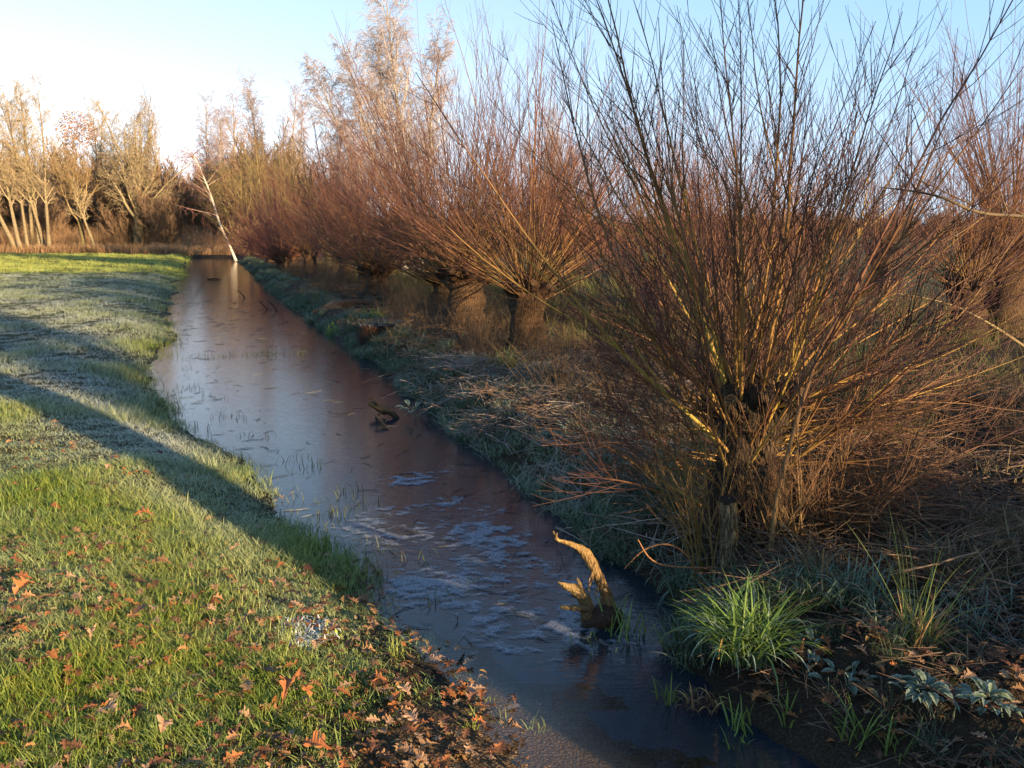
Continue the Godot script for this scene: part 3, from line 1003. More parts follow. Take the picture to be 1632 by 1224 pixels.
func willows() -> void:
	var low := lin(0.20, 0.13, 0.05)
	var mid := lin(0.17, 0.08, 0.038)
	var tip := lin(0.11, 0.05, 0.040)
	var a := willow(201, 1.0, 0.2, 125, 3.6, low, mid, tip, 1.3, 15)
	var b := willow(202, 1.05, 0.25, 140, 3.8, low, mid, tip, 1.3, 14)
	var c := willow(203, 0.85, 0.22, 140, 3.7, low * 0.9, lin(0.16, 0.075, 0.04), tip, 1.4, 14)
	var red := willow(204, 0.55, 0.25, 230, 4.3, lin(0.19, 0.09, 0.05), lin(0.22, 0.08, 0.05), lin(0.20, 0.07, 0.055), 1.45, 9)
	var thin := willow(205, 1.5, 0.26, 70, 4.2, low, mid, tip, 0.8, 12)
	var row := "pollard willows in the row along the right bank"
	put(a, "stout pollard willow with sunlit furrowed trunk, second in the row", 0.22, 11.2, 0.3, 1.0, row)
	put(b, "pollard willow with a broad cracked trunk just beyond the sunlit furrowed one", -0.75, 13.5, 1.4, 1.05, row)
	put(c, "dark trunked pollard willow midway along the right bank behind the frosted stump", -3.3, 21.3, 2.2, 1.12, row)
	put(red, "dense red shooted pollard willow overhanging the ditch near the leaning birch", -10.9, 41.0, 0.0, 1.15, row)
	put(thin, "tall willow with sparse long upright shoots and a thick dark trunk at the right edge", 7.7, 13.3, 0.5, 1.1, "pollard willows in the field behind the row")
	put(a, "orange brown pollard willow between the midway trunk and the red shoots, nearer one", -5.4, 28.0, 3.0, 1.12, row, true)
	put(b, "orange brown pollard willow between the midway trunk and the red shoots, farther one", -8.0, 34.5, 4.0, 1.0, row, true)
	put(red, "red shooted pollard willow at the near end of the red group", -9.9, 37.5, 2.0, 1.1, row, true)
	put(red, "farthest red shooted willow, low beside the leaning birch's foot", -12.9, 46.5, 4.0, 0.9, row, true)
	put(c, "brown pollard willow squeezed behind the broad cracked trunk", -1.4, 17.5, 0.6, 1.05, row, true)
	put(c, "bushy pollard willow filling the gap left of the midway trunk", -4.1, 24.6, 5.0, 1.05, row, true)
	var field := "pollard willows in the field behind the row"
	put(b, "short pollard trunk in tall dry grass right of the nearest willow", 6.75, 12.7, 2.6, 0.82, field, true)
	put(a, "pollard willow in the second row behind the sunlit furrowed trunk", 2.7, 15.5, 5.1, 1.0, field, true)
	put(c, "pollard willow in the second row seen through the nearest willow's shoots", 4.6, 18.0, 1.1, 1.05, field, true)
	put(b, "pollard willow in the second row left of centre, deep in the thicket", 1.0, 20.5, 3.3, 1.05, field, true)
	put(a, "pollard willow in the second row above the midway trunk", -0.8, 26.0, 4.4, 1.1, field, true)
	put(thin, "thin tall willow with upright rods behind the right edge trunks", 11.2, 19.5, 2.8, 0.9, field, true)
	put(thin, "thin tall willow with upright rods above the short pollard trunk", 9.4, 22.0, 1.2, 0.95, field, true)
	put(thin, "farthest thin upright willow at the right side of the field", 13.8, 26.0, 4.2, 1.0, field, true)
	put(b, "pollard willow half hidden directly behind the nearest one", 1.85, 7.0, 4.9, 0.66, row, true)
	put(c, "low bushy willow in the gap between the nearest willow and the right edge", 8.4, 27.0, 2.0, 0.85, field, true)
	put(a, "bushy willow far back behind the nearest willow's head", 5.4, 25.0, 0.2, 0.95, field, true)
	put(red, "reddish willow far back at centre right of the great birch", 1.8, 30.0, 2.9, 0.95, field, true)
	put(a, "pollard willow off to the right of the nearest willow", 7.6, 3.2, 0.9, 1.0, field, true)


func put(root: Node3D, label: String, x: float, d: float, turn: float, size: float, group: String, again := false) -> void:
	var at := on_ground(x, d, -0.02)
	if again:
		copy_of(root, label, at, turn, Vector3(size, size, size), group)
		return
	root.position = at
	root.rotation.y = turn
	root.scale = Vector3(size, size, size)
	tag(root, label, "", group)


func shading_shrubs() -> void:
	var root: Node3D = get_node("bare_shrub")
	var k := 0
	for q in [[4.4, 2.2], [5.3, 1.8], [3.9, 2.7], [4.2, 1.0], [4.9, 1.1]]:
		copy_of(root, ["low bramble thicket right of the frame", "thicket right of the frame farther off", "low bramble thicket at the right edge below the black branch", "thicket beside the camera on the right bank", "second thicket beside the camera on the right bank"][k], on_ground(q[0], q[1]), k * 1.3, Vector3(0.38, 0.17, 0.38) if k < 3 else Vector3(0.28, 0.24, 0.28), "thickets right of the camera")
		k += 1


# Ivy grown trees on the sunny side of the meadow, behind and right of the camera: their crowns shade the middle of the scene, the sun comes in under them.
func sheltering_trees() -> void:
	rng.seed = 91
	var root := thing("ivy_clad_tree", "ivy clad tree behind the camera to the right, nearest tall one", "tree", on_ground(13.2, -6.9), "ivy clad trees behind the camera")
	var trunk := Shape.new()
	trunk.tube(PackedVector3Array([Vector3(0, -0.1, 0), Vector3(0.05, 2.0, 0), Vector3(0.0, 4.5, 0.1), Vector3(0.1, 7.5, 0), Vector3(0.1, 9.2, 0)]), PackedFloat32Array([0.26, 0.19, 0.16, 0.10, 0.03]), blend(lin(0.12, 0.09, 0.06), lin(0.16, 0.12, 0.08), 5), 10, 0.08)
	part("trunk", trunk.mesh(), rough_bark, root)
	var crown := Shape.new()
	for k in 70:
		var a := rnd(0, TAUF)
		var up := rnd(3.8, 8.6)
		var line := bend_line(Vector3(0.05, up, 0), Vector3(cos(a), rnd(0.1, 0.9), sin(a)).normalized(), rnd(0.9, 2.3), 6, 0.2, 0.4)
		crown.tube(line, taper(0.035, 0.008, 7), blend(lin(0.14, 0.10, 0.07), lin(0.14, 0.10, 0.07), 7), 4)
		for j in 60:
			var p := line[rng.randi_range(1, 6)] + Vector3(rnd(-1, 1), rnd(-1, 1), rnd(-1, 1)) * 0.42
			var u := Vector3(rnd(-1, 1), rnd(-1, 1), rnd(-1, 1)).normalized() * 0.075
			var w := u.cross(Vector3(rnd(-1, 1), rnd(-1, 1), rnd(-1, 1))).normalized() * 0.055
			var c := lin(0.035, 0.06, 0.02) * rnd(0.7, 1.4)
			crown.tri(p - u, p + w, p + u, c, c, c)
			crown.tri(p - u, p + u, p - w, c, c, c)
	part("crown", crown.mesh(), blade, root)
	root.scale = Vector3(0.72, 1.16, 0.72)
	copy_of(root, "ivy clad tree behind the camera to the right, farther tall one", on_ground(17.5, -2.5), 1.7, Vector3(1.05, 0.90, 1.05), "ivy clad trees behind the camera")
	copy_of(root, "small low crowned ivy clad tree behind the camera to the right, nearer of two", on_ground(9.3, -4.35), 3.1, Vector3(0.36, 0.61, 0.36), "ivy clad trees behind the camera")
	copy_of(root, "small low crowned ivy clad tree behind the camera to the right, farther of two", on_ground(10.0, -5.1), 5.0, Vector3(0.36, 0.66, 0.36), "ivy clad trees behind the camera")


func main_willow() -> void:
	rng.seed = 301
	var base := on_ground(1.22, 4.45)
	var root := thing("pollard_willow", "large nearest pollard willow with a fan of orange and yellow shoots", "tree", base, "pollard willows in the row along the right bank")
	part("trunk", trunk_shape(0.82, 0.15, 0.22, lin(0.06, 0.042, 0.028), lin(0.09, 0.062, 0.036), 4.4).mesh(), rough_bark, root)
	var low := lin(0.31, 0.18, 0.05)
	var mid := lin(0.19, 0.09, 0.036)
	var tip := lin(0.075, 0.036, 0.034)
	var yellow := lin(0.46, 0.33, 0.07)
	# leading rods: [start height, side lean, depth lean, length, thickness, upward bend]
	var lead := [
		[0.45, -0.1, 0.1, 2.64, 0.014, 0.1], [0.55, -0.04, 0.25, 2.8, 0.0133, 0.1], [0.6, 0.06, -0.1, 2.88, 0.0156, 0.1], [0.6, 0.16, 0.1, 2.72, 0.0125, 0.1],
		[0.6, 0.3, 0.0, 2.64, 0.014, 0.15], [0.65, 0.45, 0.2, 2.56, 0.0133, 0.2], [0.62, 0.62, -0.1, 2.56, 0.0133, 0.2], [0.6, 0.85, 0.1, 2.32, 0.0125, 0.25],
		[0.6, -0.25, 0.1, 2.64, 0.0148, 0.2], [0.6, -0.42, 0.0, 2.56, 0.014, 0.35], [0.55, -0.62, 0.2, 2.48, 0.014, 0.5], [0.5, -0.85, -0.1, 2.4, 0.0133, 0.6],
		[0.5, 1.2, 0.2, 2.0, 0.0109, 0.4], [0.5, 1.7, 0.0, 1.76, 0.0094, 0.4],
		[0.55, -0.3, 0.8, 2.56, 0.0125, 0.3], [0.55, 0.3, 0.8, 2.56, 0.0125, 0.3], [0.5, -0.15, -0.45, 2.24, 0.0109, 0.4], [0.5, 0.2, -0.4, 2.24, 0.0109, 0.35],
	]
	for q in lead:
		var s := Shape.new()
		var dir := Vector3(q[1] * 1.2, 1.0, -q[2]).normalized()
		var from := Vector3(dir.x * 0.16 + rnd(-0.08, 0.08), q[0] + rnd(-0.32, 0.1), dir.z * 0.14)
		var line := bend_line(from, dir, q[3] * rnd(0.85, 1.15), 13, rnd(0.10, 0.17), q[5])
		var y := yellow if rng.randf() < 0.45 else low
		shoot(s, line, q[4], y, mid.lerp(y, 0.35), tip, 24, 0.65, 7, 3)
		part("shoot", s.mesh(), bark, root)
	for k in 72:
		var s := Shape.new()
		var a := rnd(0, TAUF)
		var lean := pow(rng.randf(), 0.7) * 1.4
		var dir := Vector3(cos(a) * sin(lean), cos(lean), sin(a) * sin(lean))
		if dir.z > 0.55:
			dir.z *= 0.45
		var from := Vector3(dir.x * 0.18, rnd(0.15, 0.85) - 0.1 * lean, dir.z * 0.17)
		var l := rnd(0.8, 2.4) * (1.0 - 0.3 * lean / 1.35) * (1.0 - 0.35 * maxf(0.0, -dir.x))
		var line := bend_line(from, dir.normalized(), l, 10, rnd(0.07, 0.16), rnd(0.0, 0.7))
		var tone := rnd(0.75, 1.2)
		shoot(s, line, rnd(0.005, 0.0125), (yellow if rng.randf() < 0.3 else low) * tone, mid * tone, tip * tone, 15, 0.6, 5, 1 if k % 2 else 0)
		part("shoot", s.mesh(), bark, root)
	# low whippy shoots that sag to the right and to the left
	for k in 34:
		var s := Shape.new()
		var a := rnd(-0.9, 0.5) if k % 4 else rnd(2.5, 3.7)
		var dir := Vector3(cos(a), rnd(-0.05, 0.35), -sin(a) * 0.8).normalized()
		var line := bend_line(Vector3(dir.x * 0.14, rnd(0.15, 0.7), dir.z * 0.12), dir, rnd(0.6, 1.7) if k % 4 else rnd(0.5, 1.1), 9, 0.24, rnd(-0.5, 0.4))
		shoot(s, line, rnd(0.003, 0.007), low, lin(0.16, 0.08, 0.038), lin(0.12, 0.06, 0.036), 12, 0.4, 4)
		part("shoot", s.mesh(), bark, root)
	# the long bowed stem that rises in front and runs off to the upper right
	var bow := Shape.new()
	var pts := PackedVector3Array([Vector3(1.23, 0.0, -3.9), Vector3(1.25, 0.37, -3.9), Vector3(1.35, 0.78, -3.95), Vector3(1.45, 1.07, -4.0), Vector3(1.63, 1.38, -4.05), Vector3(1.84, 1.81, -4.1), Vector3(2.0, 2.12, -4.15), Vector3(2.18, 2.40, -4.2), Vector3(2.40, 2.76, -4.3), Vector3(2.6, 3.2, -4.4)])
	shoot(bow, pts, 0.013, lin(0.17, 0.11, 0.045), lin(0.15, 0.065, 0.035), tip, 30, 0.8, 7)
	single("willow_sapling", bow.mesh(), bark, "long bowed willow stem rising in front of the nearest pollard towards upper right", "sapling")


# ---------------------------------------------------------------- ground cover

func meadow_grass() -> void:
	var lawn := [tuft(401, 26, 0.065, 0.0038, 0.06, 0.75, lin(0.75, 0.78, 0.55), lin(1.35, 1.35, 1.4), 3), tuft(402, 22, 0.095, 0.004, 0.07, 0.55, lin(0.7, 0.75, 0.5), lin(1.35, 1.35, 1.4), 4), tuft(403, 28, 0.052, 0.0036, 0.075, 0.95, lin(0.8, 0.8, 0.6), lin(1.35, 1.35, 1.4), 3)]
	var sets: Array = [[], [], []]
	var cols: Array = [[], [], []]
	rng.seed = 410
	var green := lin(0.115, 0.20, 0.028)
	var gold := lin(0.33, 0.34, 0.065)
	var melting := lin(0.47, 0.50, 0.26)
	var rime := lin(0.50, 0.53, 0.48)
	var d := 1.9
	while d < 66.0:
		var step := clampf(0.0085 * d, 0.030, 0.45)
		var x := left_edge(d) + 0.1
		var stop := -0.66 * d - 1.2
		while x > stop:
			var xx := x + rnd(-0.6, 0.6) * step
			var dd := d + rnd(-0.6, 0.6) * step
			x -= step
			var out := left_edge(dd) - xx
			if out < -0.12 - 0.01 * dd: continue
			var g := patches.get_noise_2d(xx * 1.3, dd * 1.3)
			var bare := clampf(1.0 - (xx + dd - 1.2) / 2.6, 0.0, 1.0)   # thin, leafy turf near the water's end
			var thin := clampf((3.9 - dd) / 2.0, 0.0, 1.0) * clampf((xx + 2.0) / 1.4, 0.0, 1.0)
			var spit := clampf(1.0 - (out - 0.5) / 0.35, 0.0, 1.0) * clampf((3.35 - dd) / 0.5, 0.0, 1.0)
			if rng.randf() < spit * 0.97: continue
			if rng.randf() < thin * 0.85 + (0.35 if out < 0.3 and dd < 4.5 else 0.0) - g * 0.4 and thin > 0.02:
				continue
			if out < 0.15 and rng.randf() < 0.55: continue
			var shade_ := clampf((xx + dd - 2.6) / 1.4, 0.0, 1.0) * clampf((36.0 - dd) / 3.0, 0.0, 1.0)
			var f := clampf(lerpf(0.46, 0.84, shade_) - g * 0.9 + rnd(-0.22, 0.22) - thin * 0.25, 0.0, 1.0)
			var c_gain := 1.0
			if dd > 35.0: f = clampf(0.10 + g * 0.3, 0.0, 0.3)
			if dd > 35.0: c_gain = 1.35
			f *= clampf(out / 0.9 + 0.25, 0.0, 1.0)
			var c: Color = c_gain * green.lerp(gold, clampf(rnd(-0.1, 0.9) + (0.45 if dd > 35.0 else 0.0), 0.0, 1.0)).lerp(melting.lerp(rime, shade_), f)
			var z := rng.randi_range(0, 2)
			if g > 0.12 and z == 2: z = 1
			if g < -0.12 and z == 1: z = 2
			var size := rnd(0.75, 1.35) * clampf(0.8 + dd * 0.05, 0.95, 3.0)
			var tall := (0.62 if dd < 35.0 else 1.15) * minf(size, 1.7) * (1.25 if out < 0.8 else 1.0) * (1.0 + 1.1 * clampf(g, -0.4, 0.6))
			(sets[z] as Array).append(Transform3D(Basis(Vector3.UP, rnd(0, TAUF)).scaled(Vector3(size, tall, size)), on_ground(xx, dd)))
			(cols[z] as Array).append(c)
		d += step
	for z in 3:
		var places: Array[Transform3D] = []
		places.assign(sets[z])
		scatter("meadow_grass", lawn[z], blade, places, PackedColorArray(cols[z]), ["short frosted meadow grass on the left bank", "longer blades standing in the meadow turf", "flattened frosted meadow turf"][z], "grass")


func sprinkle(called: String, mesh: Mesh, m: Material, label: String, category: String, count: int, d0: float, d1: float, s0: float, s1: float, size0: float, size1: float, a: Color, b: Color, tilt := 0.15, gate := -2.0, lift := 0.0, power := 2.0) -> void:
	var places: Array[Transform3D] = []
	var tints := PackedColorArray()
	for k in count:
		var d := lerpf(d0, d1, pow(rng.randf(), power))
		var x := right_edge(d) + lerpf(s0, s1, pow(rng.randf(), 1.3))
		if absf(x) > 0.66 * d + 1.6: continue
		if patches.get_noise_2d(x * 1.6 + 40.0, d * 1.6) + rnd(-0.15, 0.15) < gate: continue
		var size := rnd(size0, size1)
		var turn := Basis(Vector3(rnd(-1, 1), 0, rnd(-1, 1)).normalized(), rnd(-tilt, tilt)) * Basis(Vector3.UP, rnd(0, TAUF))
		places.append(Transform3D(turn.scaled(Vector3(size, size, size)), on_ground(x, d, lift)))
		var f := rnd(0.75, 1.25)
		var c := a.lerp(b, rng.randf())
		tints.append(Color(c.r * f, c.g * f, c.b * f))
	scatter(called, mesh, m, places, tints, label, category)


# Thin twigs that rise from one spot, forked.
func stick_clump(seed_: int, count: int, length: float, r: float, reach: float) -> ArrayMesh:
	rng.seed = seed_
	var s := Shape.new()
	for k in count:
		var a := rnd(0, TAUF)
		var from := Vector3(cos(a), 0, sin(a)) * rnd(0.0, reach)
		var l := length * rnd(0.45, 1.1)
		var t := rnd(0.7, 1.25)
		var line := bend_line(from, Vector3(cos(a) * rnd(-0.2, 0.8), 1.0, sin(a) * rnd(-0.2, 0.8)).normalized(), l, 7, 0.2, rnd(-0.35, 0.2))
		s.tube(line, taper(r * rnd(0.6, 1.1), r * 0.3, 8), blend(Color(t, t, t), Color(t, t, t), 8), 4)
		for z in 4:
			var q := rng.randi_range(2, 6)
			s.tube(bend_line(line[q], (Vector3(rnd(-1, 1), rnd(-0.1, 1.0), rnd(-1, 1))).normalized(), l * rnd(0.2, 0.45), 4, 0.25, 0.0), taper(r * 0.4, r * 0.22, 5), blend(Color(t, t, t), Color(t, t, t), 5), 3)
	return s.mesh()


func stick_bundle(seed_: int, count: int, length: float, r: float, reach: float) -> ArrayMesh:
	rng.seed = seed_
	var s := Shape.new()
	for k in count:
		var a := rnd(0, TAUF)
		var dir := Vector3(cos(a), rnd(-0.25, 0.6), sin(a)).normalized()
		var l := length * rnd(0.4, 1.1)
		var p := Vector3(rnd(-reach, reach), rnd(0.0, 0.10), rnd(-reach, reach)) - dir * l * 0.5
		var line := bend_line(p, dir, l, 6, 0.30, rnd(-0.5, 0.2))
		var rr := r * rnd(0.4, 1.2)
		var t := rnd(0.7, 1.2)
		s.tube(line, taper(rr, rr * 0.3, 7), blend(Color(t, t, t), Color(t * 1.1, t, t), 7), 4)
		if rng.randf() < 0.6:
			s.tube(bend_line(line[3], (dir + Vector3(rnd(-0.6, 0.6), rnd(0, 0.5), rnd(-0.6, 0.6))).normalized(), l * 0.4, 4, 0.15, 0.1), taper(rr * 0.5, rr * 0.2, 5), blend(Color(t, t, t), Color(t, t, t), 5), 3)
	return s.mesh()


func right_bank() -> void:
	var tall := tuft(501, 34, 0.55, 0.006, 0.16, 0.55, Color(0.85, 0.8, 0.7), Color(1.1, 1.05, 1.0), 5)
	var mop := tuft(502, 40, 0.30, 0.006, 0.14, 1.15, Color(0.8, 0.8, 0.7), Color(1.05, 1.05, 1.05), 5)
	var lush := tuft(503, 30, 0.17, 0.006, 0.09, 0.9, Color(0.7, 0.8, 0.6), Color(1.0, 1.05, 1.0), 4)
	var brash := stick_bundle(504, 14, 0.42, 0.0042, 0.24)
	var thick_brash := stick_bundle(505, 5, 0.9, 0.010, 0.4)
	rng.seed = 510
	sprinkle("dry_grass", tall, dry, "tall dry yellowish grass between the willows on the right", "dry grass", 2200, 4.6, 40.0, 2.6, 13.0, 0.6, 1.2, lin(0.16, 0.125, 0.05), lin(0.10, 0.13, 0.035), 0.2, -0.08, 0.0, 1.2)
	sprinkle("matted_grass", mop, dry, "matted straw coloured grass on the right bank", "dry grass", 800, 3.6, 26.0, 0.45, 7.0, 0.5, 1.1, lin(0.16, 0.11, 0.055), lin(0.22, 0.17, 0.09), 0.4, -0.15)
	sprinkle("bank_grass", lush, blade, "dark green frosted grass hanging over the right water's edge", "grass", 3400, 3.4, 55.0, 0.02, 0.9, 0.6, 1.4, lin(0.05, 0.08, 0.025), lin(0.21, 0.25, 0.20), 0.35, -0.1, 0.0, 1.5)
	sprinkle("bank_grass", lush, blade, "green and frosted grass growing further up the right bank", "grass", 1200, 2.4, 30.0, 0.7, 5.0, 0.6, 1.3, lin(0.05, 0.085, 0.025), lin(0.20, 0.26, 0.20), 0.35, 0.02)
	sprinkle("fallen_twigs", brash, bark, "fallen brown twigs strewn over the right bank", "twigs", 850, 3.7, 26.0, 0.35, 6.5, 0.6, 1.4, lin(0.10, 0.065, 0.045), lin(0.21, 0.135, 0.085), 0.25, -0.35, 0.02)
	sprinkle("cut_branches", thick_brash, bark, "cut willow branches lying criss-cross under the pollards", "branches", 260, 4.0, 26.0, 0.7, 6.0, 0.7, 1.4, lin(0.12, 0.07, 0.04), lin(0.16, 0.11, 0.08), 0.2, -0.2, 0.04)
	sprinkle("brown_undergrowth", stick_clump(506, 26, 0.85, 0.0038, 0.32), bark, "tangled brown twigs and dead stems standing between the pollards", "undergrowth", 380, 5.6, 40.0, 1.0, 4.2, 0.35, 0.9, lin(0.08, 0.05, 0.03), lin(0.17, 0.11, 0.06), 0.3, -0.25, 0.0, 1.3)
	rng.seed = 515
	sprinkle("frosted_bank_grass", lush, blade, "frosted grass on the hummocky bank left of the nearest willow", "grass", 900, 4.4, 10.5, 0.0, 2.0, 0.5, 1.2, lin(0.10, 0.13, 0.05), lin(0.36, 0.39, 0.32), 0.5, -2.0, 0.0, 1.0)
	sprinkle("frosted_twigs", brash, bark, "frosted twigs and stalks on the hummocky bank", "twigs", 260, 4.4, 10.5, 0.1, 2.4, 0.6, 1.2, lin(0.16, 0.11, 0.08), lin(0.34, 0.29, 0.26), 0.3, -2.0, 0.03, 1.0)
	sprinkle("shaded_grass", mop, blade, "low dark frosted grass on the shaded soil at the lower right", "grass", 260, 2.2, 3.9, 0.25, 2.2, 0.25, 0.5, lin(0.05, 0.075, 0.03), lin(0.17, 0.20, 0.16), 0.5, -0.05, 0.0, 1.0)
	sprinkle("short_twigs", brash, bark, "short twigs and stalks on the shaded soil at the lower right", "twigs", 130, 2.2, 4.0, 0.2, 2.2, 0.35, 0.8, lin(0.08, 0.05, 0.035), lin(0.17, 0.12, 0.085), 0.2, -2.0, 0.01, 1.0)
	# heap of lit brash right of the nearest willow
	var places: Array[Transform3D] = []
	var tints := PackedColorArray()
	for k in 120:
		var d := rnd(3.9, 5.4)
		var x := rnd(1.2, 2.5)
		var hump := 0.42 * exp(-pow((x - 1.9) / 0.9, 2.0) - pow((d - 4.6) / 0.8, 2.0))
		var size := rnd(0.6, 1.2)
		places.append(Transform3D((Basis(Vector3(rnd(-1, 1), 0, rnd(-1, 1)).normalized(), rnd(-0.4, 0.4)) * Basis(Vector3.UP, rnd(0, TAUF))).scaled(Vector3(size, size, size)), on_ground(x, d, rng.randf() * hump)))
		var c := lin(0.11, 0.065, 0.035).lerp(lin(0.18, 0.115, 0.065), rng.randf()) * rnd(0.7, 1.2)
		tints.append(c)
	scatter("brash_heap", brash, bark, places, tints, "heap of orange brown brushwood beside the nearest willow", "brushwood")
	# frosted low herbs
	var s := Shape.new()
	rng.seed = 520
	for k in 16:
		var leaf := herb_leaf(520 + k, rnd(0.05, 0.085), rnd(0.022, 0.034), rnd(0.1, 0.5), Color(1.15, 1.15, 1.15), Color(0.55, 0.65, 0.5))
		var a := leaf.surface_get_arrays(0)
		var turn := Transform3D(Basis(Vector3.UP, rnd(0, TAUF)) * Basis(Vector3(0, 0, 1), rnd(-0.1, 0.7)), Vector3(rnd(-0.06, 0.06), rnd(0.0, 0.07), rnd(-0.06, 0.06)))
		var base := s.v.size()
		for p in a[Mesh.ARRAY_VERTEX]: s.v.append(turn * p)
		for p in a[Mesh.ARRAY_NORMAL]: s.n.append(turn.basis * p)
		s.c.append_array(a[Mesh.ARRAY_COLOR])
		for p in a[Mesh.ARRAY_INDEX]: s.i.append(base + p)
	sprinkle("frosted_herbs", s.mesh(), blade, "low frosted nettles and herbs on the right bank", "herbs", 900, 3.9, 24.0, 0.03, 1.7, 0.45, 0.9, lin(0.08, 0.12, 0.065), lin(0.27, 0.31, 0.26), 0.4, 0.0, 0.0, 1.6)


# ---------------------------------------------------------------- single things near the camera

func bent_stick(pts: PackedVector3Array, radii: PackedFloat32Array, a: Color, b: Color, sides := 10, lump := 0.12) -> Shape:
	var c := Curve3D.new()
	for p in pts: c.add_point(p)
	for k in pts.size():
		var t: Vector3 = (pts[mini(k + 1, pts.size() - 1)] - pts[maxi(k - 1, 0)]) * 0.2
		c.set_point_in(k, -t)
		c.set_point_out(k, t)
	var line := PackedVector3Array()
	var rad := PackedFloat32Array()
	var steps := pts.size() * 4
	for k in steps + 1:
		var f := float(k) / steps * (pts.size() - 1)
		var z := mini(int(f), pts.size() - 2)
		line.append(c.sample(z, f - z))
		rad.append(lerpf(radii[z], radii[z + 1], f - z))
	var s := Shape.new()
	s.tube(line, rad, blend(a, b, line.size()), sides, lump, pts[0].x * 9.0)
	s.cap(sides, sides, b, (line[line.size() - 1] - line[line.size() - 2]).normalized())
	return s


func clump(called: String, label: String, at: Vector3, parts: Array, category := "grass clump") -> Node3D:
	# parts: [name, blades, height, width, spread, droop, base colour, tip colour, material]
	var root := thing(called, label, category, at)
	for q in parts:
		part(q[0], tuft_shape(q[1], q[2], q[3], q[4], q[5], q[6], q[7], 8).mesh(), q[8], root)
	return root


